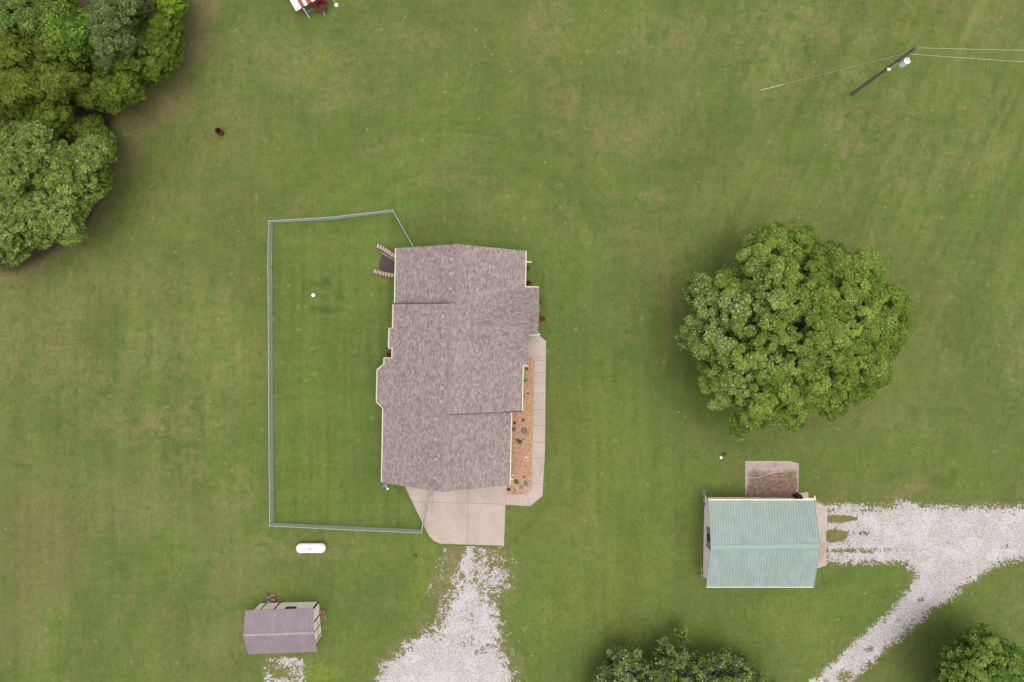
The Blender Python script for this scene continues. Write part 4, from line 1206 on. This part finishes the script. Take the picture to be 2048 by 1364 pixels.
def leanto():
    # white and rust striped sheet roof on white posts, cut by the upper frame edge
    zr = 1.95
    d = Vector((-.49, .87, 0)); s = Vector((.87, .49, 0)).normalized()
    c0 = P(592, 22, zr); base = Vector((P(619,36).x, P(619,36).y, 0))
    t = thing('open_shelter', base, 'low shelter with white and rust striped sheet roof at top edge', 'shelter')
    m = MB(); widths = [(.0,.62,0),(.62,1.0,1),(1.0,1.3,0),(1.3,1.8,1),(1.8,2.12,0),(2.12,2.55,1),(2.55,2.9,0),(2.9,3.3,1),(3.3,3.7,0)]
    for a, b_, mi in widths:
        A = c0+s*a*1.0-base; B = c0+s*b_-base
        z1, z2 = Vector((0,0,.0)), Vector((0,0,.12*mi*.15))
        tp = [A+z2, B+z2, B+d*4.5+z2+Vector((0,0,.35)), A+d*4.5+z2+Vector((0,0,.35))]
        m.prism(tp, dz=.03, mi=mi)
        for k in range(2): 
            q = A.lerp(B, .5*k+.02)+Vector((0,0,.03)); m.beam(q, q+d*4.5+Vector((0,0,.35)), .03, .03, mi=mi)
    m.build('roof', [M['whitesheet'], M['rustroof']], t)
    def post(p):
        m = MB(); m.tube([(p.x, p.y, 0), (p.x, p.y, zr-.05)], .055, 8); return m.build('post', M['whitem'], t)
    p0 = P(619,36)-base; post(p0); p1 = P(672.5,10)-base; 
    m = MB(); m.tube([(p1.x,p1.y,0),(p1.x,p1.y,zr-.05)], .055, 8); m.lathe((p1.x,p1.y,0),[(.2,0),(.2,.07),(.06,.12)],14); m.build('post', M['whitem'], t)
    post(p0+d*4.0+Vector((0,0,0))); post(p1+d*4.0)
    # red spreader parked underneath
    b = P(646,20); g = thing('red_spreader', b, 'red round hopper spreader parked under the striped roof', 'spreader')
    m = MB(); m.lathe((0,.1,.0), [(.12,.35),(.3,.5),(.62,.95),(.66,.97),(.60,.93),(.28,.55),(.05,.45)], 24); m.build('hopper', M['red'], g, smooth=False)
    m = MB(); m.lathe((0,.1,.5), [(.3,0),(.48,.25),(.1,.3)], 16); m.build('load', M['darkred'], g)
    for x, y in ((-.4,-.2),(.45,-.15),(0,.55)):
        m = MB(); m.tube([(x*.5,y*.5+.1,.5),(x*1.2,y*1.6,.03)], .03, 6); m.build('leg', M['rust'], g)
    m = MB(); m.tube([(.1,-.3,.3),(.2,-.62,.1)], .035, 6); m.build('hitch', M['palestone'], g)
    for i, (px, py, k) in enumerate([(612,26,0),(617,22,1),(624,20,2)]):
        m = MB(); m.rock(P(px,py)+Vector((0,0,.08)), .24,.2,.12, 30+i); o = m.build('rubble_stone', M['greystone'] if k else M['blockside'], origin=P(px,py))
        tag(o, ['brown stone lowest under the striped shelter roof','grey middle stone under the striped shelter roof','grey stone nearest the red spreader'][k], 'stone', 'stones under the shelter')
leanto()

# ------------------------------------------------------------------ leaves
def leaf_mesh(name, lobes, n_per, size, mat, parent, origin, seed=0, aspect=.7, jit=.65, up=.45, pale=None, stretch=0.0, shell=.55, subr=.36):
    """lobes: array (k,6) x,y,z,r,rz,tint"""
    rs = np.random.RandomState(seed)
    L = np.asarray(lobes, dtype=float); k = len(L)
    cnt = np.maximum(20, (n_per*(L[:, 3]/L[:, 3].mean())**2).astype(int))
    idx = np.repeat(np.arange(k), cnt); n = len(idx)
    NS = 20
    sub = rs.normal(size=(k, NS, 3)); sub[:, :, 2] = np.abs(sub[:, :, 2])*.9-.25
    sub /= np.linalg.norm(sub, axis=2)[:, :, None]
    si = rs.randint(0, NS, n); sdv_ = sub[idx, si]
    stint = rs.normal(size=(k, NS))*.10
    dr = rs.normal(size=(n, 3)); dr /= np.linalg.norm(dr, axis=1)[:, None]
    flip = (dr[:, 2] < -.35); dr[flip, 2] *= -1
    rad = shell+(1-shell)*rs.rand(n)**.6
    R3 = np.stack([L[idx, 3], L[idx, 3], L[idx, 4]], 1)
    pos = L[idx, :3]+sdv_*R3*.72+dr*R3*(subr*rad)[:, None]+rs.normal(size=(n, 3))*size*.55
    dr = dr*.8+sdv_*.4
    nrm = dr*.75+np.array([0, 0, up])+rs.normal(size=(n, 3))*jit*.55
    nrm /= np.linalg.norm(nrm, axis=1)[:, None]
    t1 = np.cross(nrm, rs.normal(size=(n, 3)))
    if stretch > 0: t1 = t1*(1-stretch)+dr*stretch*1.2
    t1 -= nrm*(t1*nrm).sum(1)[:, None]
    t1 /= np.linalg.norm(t1, axis=1)[:, None]+1e-9
    t2 = np.cross(nrm, t1)
    s = size*rs.uniform(.65, 1.35, n)[:, None]
    a = aspect
    V = np.stack([pos-t1*s, pos+t2*s*a-nrm*s*.15, pos+t1*s, pos-t2*s*a-nrm*s*.15], 1).reshape(-1, 3)
    loops = np.arange(n*4)
    tint = np.clip(L[idx, 5]+stint[idx, si]+rs.normal(size=n)*.15, 0, 1)
    fa = {'tint': tint}
    if pale is not None: fa['pale'] = pale(pos, L[idx], rs)
    return mesh_np(name, V, 4, loops, mat, parent, (0,0,0), fattr=fa) if parent is None else _par(mesh_np(name, V-np.array(origin), 4, loops, mat, parent, (0,0,0), fattr=fa))
def _par(o): return o

def branches(name, root, targets, r0, mat, parent, seed=0, nlimb=6, fork_z=.35):
    """tapered trunk with limbs reaching to the given lobe centres (local coordinates)"""
    r = random.Random(seed); m = MB()
    T = [Vector(t) for t in targets]
    if not T: return
    ctr = sum(T, Vector())/len(T); zt = max(t.z for t in T)
    fork = Vector((ctr.x*.15, ctr.y*.15, zt*fork_z))
    m.tube([(0,0,-.1), (0,0,.35), fork*.55+Vector((r.uniform(-.1,.1),0,0)), fork, fork.lerp(ctr, .6)+Vector((0,0,.5))], [r0*1.35, r0, r0*.85, r0*.75, r0*.35], 10)
    # cluster lobes by direction
    T.sort(key=lambda t: math.atan2(t.y-fork.y, t.x-fork.x))
    n = min(nlimb, len(T)); sz = len(T)/n
    for i in range(n):
        grp = T[int(i*sz):int((i+1)*sz)]
        if not grp: continue
        g = sum(grp, Vector())/len(grp); mid = fork.lerp(g, .55)+Vector((r.uniform(-.4,.4), r.uniform(-.4,.4), -.3))
        m.tube([fork-Vector((0,0,r.uniform(0,.6))), fork.lerp(mid, .5)+Vector((0,0,-.2)), mid], [r0*.55, r0*.42, r0*.3], 7)
        for t in grp:
            q = mid.lerp(t, .5)+Vector((r.uniform(-.35,.35), r.uniform(-.35,.35), r.uniform(-.4,.1)))
            m.tube([mid, q, t], [r0*.22, r0*.14, max(.018, r0*.05)], 5)
            for _ in range(2):
                e = t+Vector((r.uniform(-1,1), r.uniform(-1,1), r.uniform(.2,.9)))*.7
                m.tube([q.lerp(t, r.uniform(.3,.9)), e], [max(.02, r0*.07), .01], 4)
    return m.build(name, mat, parent, smooth=True)

LM = {
 'oak': leaf_material('oak_leaf', alb(88,114,38), alb(130,156,60), alb(182,198,96), alb(214,222,180)),
 'maple': leaf_material('maple_leaf', alb(82,110,38), alb(118,148,58), alb(160,186,88)),
 'walnut': leaf_material('walnut_leaf', alb(80,104,40), alb(114,138,58), alb(162,178,100), alb(222,222,190)),
 'cedar': leaf_material('cedar_foliage', alb(80,94,28), alb(118,132,44), alb(166,172,72)),
 'greencedar': leaf_material('green_cedar_foliage', alb(74,96,28), alb(112,134,42), alb(156,172,66)),
 'dogwood': leaf_material('rich_leaf', alb(66,98,28), alb(102,134,42), alb(156,182,72)),
 'willow': leaf_material('silver_leaf', alb(66,86,32), alb(106,124,56), alb(170,182,120)),
 'paleoak': leaf_material('pale_oak_leaf', alb(86,106,40), alb(130,152,66), alb(186,200,110)),
 'bright': leaf_material('bright_leaf', alb(84,118,26), alb(118,154,40), alb(156,186,60)),
 'shrub': leaf_material('shrub_leaf', alb(60,84,24), alb(110,142,40), alb(165,186,70)),
 'redleaf': leaf_material('red_leaf', alb(90,34,32), alb(150,54,50), alb(186,86,76)),
 'dusty': leaf_material('dusty_leaf', alb(124,128,104), alb(166,170,144), alb(205,205,184)),
 'twig': leaf_material('twig_leaf', alb(70,50,42), alb(110,80,70), alb(145,112,100)),
}

def crown_lobes(outline, zbase, ztop, rl, seed, squash=.8, spacing=.95, nmax=400, mids=.35, voids=()):
    """lobes over a dome whose plan is the outline seen in the photograph (pixels, at about zbase height)"""
    r = random.Random(seed)
    xs = [p[0] for p in outline]; ys = [p[1] for p in outline]
    cx, cy = sum(xs)/len(xs), sum(ys)/len(ys)
    pxs = np.array([[r.uniform(min(xs), max(xs)), r.uniform(min(ys), max(ys))] for _ in range(12000)])
    sdv = sdist(pxs[:, 0], pxs[:, 1], outline)
    mx = max(sdv.max(), 1)
    out = []
    cell = rl/S*.98
    for (x, y), d in zip(pxs, sdv):
        if d < rl/S*.72: continue
        f = min(1, d/mx); h = zbase+(ztop-zbase)*math.sqrt(1-(1-f)**2)*.98
        rr = rl*r.choice((r.uniform(.5, .8), r.uniform(.8, 1.15), r.uniform(1.0, 1.4)))
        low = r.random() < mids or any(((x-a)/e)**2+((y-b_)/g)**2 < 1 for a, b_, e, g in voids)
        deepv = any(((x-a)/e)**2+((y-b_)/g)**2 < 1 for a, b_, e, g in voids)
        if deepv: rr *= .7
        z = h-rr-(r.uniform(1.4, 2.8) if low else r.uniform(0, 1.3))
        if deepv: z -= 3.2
        z = max(z, 1.0)
        p = P(x, y, z)
        ok = True
        for q in out:
            if (p.x-q[0])**2+(p.y-q[1])**2+(p.z-q[2])**2 < (spacing*(rr+q[3])*.5)**2*1.0: ok = False; break
        if ok:
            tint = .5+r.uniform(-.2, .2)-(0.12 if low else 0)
            out.append([p.x, p.y, z, rr, rr*squash, tint])
            if len(out) >= nmax: break
    return out

def tree(name, label, base_px, outline, zbase, ztop, rl, key, seed, group=None, n_per=420, leaf=.12, aspect=.7, r0=.25, bark='bark', cat='tree', pale=None, stretch=0.0, spacing=.95, jit=.65, squash=.8, mids=.35, shell=.55, nmax=400, nlimb=6, voids=(), subr=.33):
    b = P(*base_px); lobes = crown_lobes(outline, zbase, ztop, rl, seed, squash, spacing, nmax, mids, voids)
    t = thing(name, b, label, cat, group)
    loc = [[l[0]-b.x, l[1]-b.y]+l[2:] for l in lobes]
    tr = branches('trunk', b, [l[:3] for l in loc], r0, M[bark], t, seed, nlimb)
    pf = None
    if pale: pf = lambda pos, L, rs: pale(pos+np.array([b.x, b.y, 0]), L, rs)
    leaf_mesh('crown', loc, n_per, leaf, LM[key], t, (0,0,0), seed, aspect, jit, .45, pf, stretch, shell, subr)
    return t

# big oak
OAK = [(1597,441),(1626,462),(1636,490),(1682,494),(1703,515),(1745,513),(1770,540),(1798,543),(1805,578),(1816,613),(1810,663),(1784,701),(1784,761),(1742,779),(1710,818),(1678,832),(1636,825),(1608,853),(1573,865),(1541,853),(1499,877),(1453,877),(1453,842),(1471,814),(1418,807),(1407,782),(1383,744),(1400,719),(1358,691),(1358,645),(1393,631),(1355,596),(1369,582),(1386,543),(1414,547),(1460,536),(1460,501),(1495,490),(1520,466),(1548,448),(1576,459)]
def oak_pale(pos, L, rs):
    # windblown pale undersides on the west side of the crown
    x = pos[:, 0]; k = np.clip((26-x)/9, 0, 1)*.17
    patch = vnoise(pos[:, 0], pos[:, 1], 2.2, 77)+.35
    return (rs.rand(len(x)) < k*np.clip(patch*1.8, 0, 1.4)).astype(float)*rs.uniform(.45, 1, len(x))
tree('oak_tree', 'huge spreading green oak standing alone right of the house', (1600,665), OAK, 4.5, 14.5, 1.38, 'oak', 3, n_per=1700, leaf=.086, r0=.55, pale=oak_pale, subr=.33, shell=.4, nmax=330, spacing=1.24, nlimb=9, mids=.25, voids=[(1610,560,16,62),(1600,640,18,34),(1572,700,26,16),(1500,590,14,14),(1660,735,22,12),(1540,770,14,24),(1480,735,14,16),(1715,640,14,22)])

def ell(cx, cy, rx, ry, n=18, wob=.13, seed=0, rot=0):
    r = random.Random(seed); o = []
    ph = [r.uniform(0, 6.28) for _ in range(3)]
    for k in range(n):
        a = 2*math.pi*k/n; q = 1+wob*(.5*math.sin(2*a+ph[0])+.5*math.sin(3*a+ph[1])+.6*math.sin(5*a+ph[2]))+r.uniform(-wob, wob)*.4
        o.append((cx+math.cos(a+rot)*rx*q, cy+math.sin(a+rot)*ry*q))
    return o

tree('maple_tree', 'rounded bright green tree in the lower right corner', (1955,1330), ell(1962,1355,98,100,20,.07,4), 3.0, 9.0, .72, 'maple', 12, n_per=560, leaf=.095, r0=.25, nmax=240, spacing=1.12)
def wal_pale(pos, L, rs): return (rs.rand(len(pos)) < .09).astype(float)*rs.uniform(.4, 1, len(pos))
tree('walnut_tree', 'open grey-green tree with bare pale limbs at lower edge', (1345,1395), [(1172,1364),(1188,1344),(1206,1326),(1214,1298),(1245,1290),(1278,1288),(1286,1326),(1304,1314),(1308,1286),(1326,1272),(1352,1250),(1378,1266),(1386,1296),(1414,1304),(1458,1292),(1488,1310),(1510,1336),(1548,1344),(1572,1400),(1520,1500),(1330,1520),(1180,1480)],
     2.4, 7.0, .46, 'walnut', 21, n_per=150, leaf=.095, r0=.34, bark='palebark', pale=wal_pale, nmax=420, spacing=1.02, shell=.15, subr=.5, jit=.9, nlimb=9)

# the wood in the upper left corner
WG = 'trees of the wood at the upper left'
wood = [
 # name, label, base, outline, zb, zt, rl, key, leaf, aspect, stretch, n
 ('broadleaf_tree','dark rich green leafy tree on the top edge, second from the corner', (125,75), ell(130,60,72,81,22,.20,31), 3,10,.75,'dogwood',.11,.75,0,420),
 ('broadleaf_tree','green leafy tree cut by the upper left photo corner', (45,40), ell(38,28,79,57,22,.20,32), 3,9.5,.8,'walnut',.11,.75,0,380),
 ('broadleaf_tree','silvery grey-green tree on the top edge of the wood', (240,90), ell(225,55,72,79,22,.20,33), 3,10.5,.6,'willow',.10,.35,.5,420),
 ('broadleaf_tree','dark green feathery tree at the right edge of the wood', (315,110), ell(312,92,57,72,22,.12,34), 2,7.5,.55,'greencedar',.10,.4,.4,440),
 ('broadleaf_tree','bright green tree at the right end of the wood on the top edge', (345,15), ell(344,-2,30,39,18,.12,35), 2,7,.5,'bright',.12,.8,0,420),
 ('broadleaf_tree','small rich green tree in the middle of the wood', (255,135), ell(238,122,44,30,18,.20,36), 2.5,7.5,.5,'dogwood',.11,.8,0,400),
 ('cedar_tree','olive cedar on the left edge, below the corner tree', (35,110), ell(22,105,66,52,20,.20,37), 2.5,9,.6,'cedar',.11,.3,.7,420),
 ('cedar_tree','olive cedar between the rich green tree and the left edge', (105,120), ell(92,88,48,44,20,.20,38), 2.5,8.5,.5,'cedar',.11,.3,.7,400),
 ('cedar_tree','yellow-olive cedar in the centre of the wood', (125,175), ell(112,160,61,52,20,.20,39), 2.5,9,.5,'cedar',.12,.28,.75,420),
 ('cedar_tree','green-olive cedar overhanging the grey log', (220,180), ell(222,178,66,48,22,.20,40), 2.5,7.5,.5,'greencedar',.11,.35,.6,420),
 ('cedar_tree','broad brownish olive cedar at the left edge of the wood', (40,175), ell(28,180,72,61,22,.20,41), 2.5,9.5,.55,'cedar',.12,.3,.7,420),
 ('cedar_tree','olive cedar just above the pale oaks', (100,235), ell(88,228,66,48,20,.20,42), 2.5,7.5,.5,'greencedar',.12,.3,.7,420),
 ('cedar_tree','low green cedar pointing right below the log', (180,265), ell(170,264,48,35,20,.20,43), 1.5,5,.42,'greencedar',.10,.35,.6,420),
 ('pale_oak_tree','grey-green oak reaching furthest right, below the cedars', (160,360), ell(148,352,83,90,24,.20,44), 3,9.5,.62,'paleoak',.10,.7,0,430),
 ('pale_oak_tree','grey-green oak on the left edge above the middle of the photo', (50,310), ell(34,318,83,94,24,.20,45), 3,10,.68,'paleoak',.10,.7,0,430),
 ('pale_oak_tree','grey-green oak between the two upper ones and the lawn', (110,440), ell(100,430,85,61,24,.20,46), 3,8,.6,'paleoak',.10,.7,0,400),
 ('pale_oak_tree','lowest grey-green oak of the wood, on the left edge', (30,470), ell(14,470,68,72,24,.20,47), 3,8.5,.65,'paleoak',.10,.7,0,420),
]
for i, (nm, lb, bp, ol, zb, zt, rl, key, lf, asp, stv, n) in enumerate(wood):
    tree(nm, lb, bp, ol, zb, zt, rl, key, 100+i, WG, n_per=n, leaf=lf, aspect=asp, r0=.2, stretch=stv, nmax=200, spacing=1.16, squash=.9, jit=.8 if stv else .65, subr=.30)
# grey log in the gap
m = MB(); a, c = P(178,212)+Vector((0,0,.25)), P(208,222)+Vector((0,0,.2)); m.tube([a, a.lerp(c,.5)+Vector((0,0,.05)), c], [.2,.22,.17], 10)
tag(m.build('fallen_log', M['palebark'], origin=a), 'grey log lying in the dark gap of the wood', 'log')

# ------------------------------------------------------------------ plants and ornaments by the house
def shrub(name, label, px, py, r, h, key, seed, group=None, n=260, leaf=.03, nl=7, flat=.6, stemless=False):
    b = P(px, py); rr = random.Random(seed); t = thing(name, b, label, 'plant', group); z0 = .06
    L = []
    for k in range(nl):
        a = rr.uniform(0, 6.28); q = r*.55*math.sqrt(rr.random()); s = r*rr.uniform(.4, .6)
        L.append([math.cos(a)*q, math.sin(a)*q, z0+max(s*.6, h-s*.8-q*.5), s, s*.8, .5+rr.uniform(-.25, .25)])
    leaf_mesh('foliage', L, n//2, leaf, LM[key], t, (0,0,0), seed, .6, .7, .5, None, 0, .4)
    m = MB()
    for l in L: m.tube([(0,0,0), (l[0]*.5, l[1]*.5, l[2]*.6), (l[0], l[1], l[2])], [.012,.008,.004], 4)
    m.build('stem', M['bark'], t)
    return t
GB = 'plants in the stone bed'
shrub('round_shrub', 'round clipped green shrub beside the dark rock in the stone bed', 1040, 884.5, .24, .4, 'shrub', 1, GB, 420, .022, 9)
shrub('round_shrub', 'round yellow-green shrub near the lower end of the stone bed', 1033.5, 962, .24, .4, 'shrub', 2, GB, 420, .022, 9)
shrub('dusty_plant', 'grey-green spreading plant among white stones, nearer the walk', 1052, 966, .27, .22, 'dusty', 3, GB, 300, .03, 8)
shrub('dusty_plant', 'grey-green spreading plant among white stones, nearer the house', 1042, 973, .22, .2, 'dusty', 4, GB, 240, .03, 7)
shrub('small_plant', 'small dull green plant above the grey-green plants', 1048, 952.5, .13, .15, 'shrub', 5, GB, 120, .025, 4)
shrub('twiggy_plant', 'brown twiggy plant at the upper end of the stone bed', 1053.5, 738, .16, .25, 'twig', 6, GB, 120, .02, 5)
shrub('twiggy_plant', 'brown twiggy plant beside the green sign in the bed', 1049.5, 761, .15, .25, 'twig', 7, GB, 120, .02, 5)
shrub('twiggy_plant', 'dark twiggy plant above the iron wheel in the bed', 1046.5, 840, .17, .25, 'twig', 8, GB, 130, .02, 5)
shrub('twiggy_plant', 'purplish twiggy plant by the wall, above the small round pot', 1029, 845, .2, .25, 'twig', 9, GB, 130, .02, 5)
shrub('twiggy_plant', 'tiny dark plant at the bottom of the stone bed', 1030, 979.5, .1, .15, 'twig', 10, GB, 70, .02, 4)
GS = 'shrubs along the front wall north of the porch'
shrub('foundation_shrub', 'dark shrub against the wall just above the porch roof', 1056, 567, .38, .6, 'twig', 11, GS, 420, .03, 9)
shrub('foundation_shrub', 'thin shrub against the wall below the upper downspout', 1055, 538, .26, .4, 'twig', 12, GS, 260, .03, 7)
shrub('foundation_shrub', 'green shrub beside the upper part of the porch', 1082.5, 603, .3, .5, 'greencedar', 13, GS, 320, .03, 8)
shrub('red_shrub', 'red leaved shrub beside the porch', 1084, 639, .32, .55, 'redleaf', 14, GS, 380, .03, 8)
shrub('small_shrub', 'low reddish plant in the notch of the left house wall', 778, 708, .3, .4, 'redleaf', 15, None, 260, .03, 7)
shrub('pink_flower', 'faded pink flower clump beside the white bucket', 1448, 908.5, .2, .25, 'redleaf', 16, None, 160, .025, 5)
shrub('lawn_weed', 'single dark green weed on the lawn beside the gravel drive', 831.5, 1110, .18, .12, 'dogwood', 17, None, 160, .04, 5)

def ornaments():
    # iron wheel lying flat on the pebbles
    b = P(1048.5, 861.5); t = thing('spoked_ornament', b, 'round grey spoked wheel lying in the stone bed', 'wheel')
    m = MB(); m.lathe((0,0,.1), [(.27,0),(.31,0),(.31,.05),(.27,.05),(.27,0)], 28); m.build('rim', M['darkstone'], t)
    m = MB(); m.lathe((0,0,.09), [(.27,0),(.27,.02),(.05,.03)], 24); m.lathe((0,0,.1), [(.05,0),(.05,.08),(.02,.09)], 10)
    m.build('hub', M['greystone'], t)
    m = MB()
    for k in range(8):
        a = k*math.pi/4; m.beam((0,0,.125), (math.cos(a)*.28, math.sin(a)*.28, .125), .02, .015)
    m.build('spokes', M['darkstone'], t)
    b = P(1027.5, 858); t = thing('plant_pot', b, 'dark round pot with a pale centre by the house wall', 'pot')
    m = MB(); m.lathe((0,0,.03), [(.12,0),(.17,.25),(.19,.26),(.19,.29),(.15,.29),(.14,.22),(.02,.21)], 18); m.build('pot', M['black'], t)
    m = MB(); m.rock((.0,0,.26), .07,.08,.05, 5); m.build('pot_stone', M['palestone'], t)
    b = P(1053.3, 759.5); t = thing('framed_sign', b, 'small green rectangular plate with a pale frame in the stone bed', 'garden sign')
    m = MB(); m.box(-.13,.13,-.26,.26,.1,.13); m.build('plate', M['green_plastic'], t)
    m = MB()
    for x in (-.13, .13): m.box(x-.015, x+.015, -.27, .27, .1, .15)
    for y in (-.26, .26): m.box(-.115, .115, y-.012, y+.012, .1, .15)
    m.build('frame', M['yellow'], t)
    GR = 'ornamental stones in the stone bed'
    for px, py, r, mt, lb in [(1034.5,879.5,.15,'darkstone','dark pointed rock above the round shrub'),(1047,878.5,.14,'greystone','round grey stone right of the dark rock'),
        (1053,914,.17,'palestone','white stone in mid bed, larger of the pair'),(1055,920.5,.12,'palestone','pale cream stone in mid bed, lower of the pair'),
        (1053,932.5,.07,'darkstone','tiny purple stone below the white pair'),(1026,949.5,.13,'palestone','pale stone by the wall above the yellow-green shrub'),
        (1033,949.5,.15,'orangestone','orange stone above the yellow-green shrub'),(1017.5,978,.19,'darkstone','dark brown rock at the lower end of the bed by the drive'),
        (1056,787,.13,'darkstone','dark stone below the green sign'),(1055.5,781,.1,'palestone','pale stone directly above a dark stone, below the green sign'),
        (1023,977,.12,'orangestone','orange stone right of the dark brown rock'),(1033,975,.1,'palestone','small pale stone below the yellow-green shrub')]:
        b = P(px, py); m = MB(); m.rock(b+Vector((0,0,.09)), r, r*.9, r*.7, int(px*7+py)); tag(m.build('stone', M[mt], origin=b), lb, 'stone', GR)
ornaments()

def barn_things():
    G = 'splash blocks at the barn corners'
    for i, (px, py, rz, lb) in enumerate([(1407.5,985.5,.0,'grey splash block at the upper left barn corner'),(1405,1151.5,.15,'grey splash block at the lower left barn corner')]):
        t = thing('splash_block', P(px, py), lb, 'splash block', G, rz)
        m = MB(); m.box(-.13,.13,-.3,.3,0,.06); m.box(-.15,-.1,-.3,.3,.0,.13); m.box(.1,.15,-.3,.3,0,.13); m.box(-.1,.1,.24,.3,.06,.13)
        m.build('trough', M['greystone'], t)
    t = thing('barn_downpipe', P(1406.5,1000), 'yellowish corrugated pipe end by the upper left barn corner', 'pipe')
    m = MB(); m.tube([(0,-.35,.06),(0,0,.06),(.05,.22,.08)], .05, 8); m.build('pipe', M['yellow'], t)
    t = thing('barn_downpipe', P(1402.5,1140), 'yellowish corrugated pipe end by the lower left barn corner', 'pipe')
    m = MB(); m.tube([(0,.3,.06),(0,0,.06),(.02,-.2,.08)], .04, 8); m.build('pipe', M['yellow'], t)
    # hose reel on the wall
    b = P(1411, 1008, 1.0); t = thing('hose_reel', Vector((b.x, b.y, 0)), 'green hose coiled on a reel at the barn corner', 'hose reel')
    m = MB()
    for k in range(4):
        r = .2+.0*k; pts = [(-.12-.035*k, math.cos(a)*r, 1.0+math.sin(a)*r) for a in [j*math.pi/8 for j in range(17)]]
        m.tube(pts, .03, 6, cap=False)
    m.build('hose_coil', M['green_plastic'], t)
    m = MB(); m.box(-.3, 0, -.04, .04, .96, 1.04); m.box(-.32,-.28,-.25,.25,.97,1.03); m.tube([(-.1,0,0),(-.1,0,1)], .03, 6); m.build('bracket', M['grey'], t)
    # dark heap by the pad
    b = P(1593, 991); t = thing('black_grill', b, 'black covered heap at the corner of the stained patio', 'covered grill')
    m = MB(); r = random.Random(4)
    for k in range(26):
        a = r.uniform(0, 6.28); q = r.uniform(0, .32); z = r.uniform(.1, .75)*(1-q*.8)
        m.rock((math.cos(a)*q*1.4, math.sin(a)*q*.8, z), r.uniform(.12,.2), r.uniform(.09,.16), r.uniform(.1,.18), k)
    m.build('cover', M['black'], t)
    m = MB(); m.tube([(.3,-.05,.05),(.55,-.2,.06),(.7,-.28,.04)], .03, 6); m.build('cord', M['black'], t)
    # pipes lying along the north wall
    m = MB(); a, c = P(1420,1000.5,2.4), P(1512,1000.5,2.4)
    # white clover tufts
barn_things()
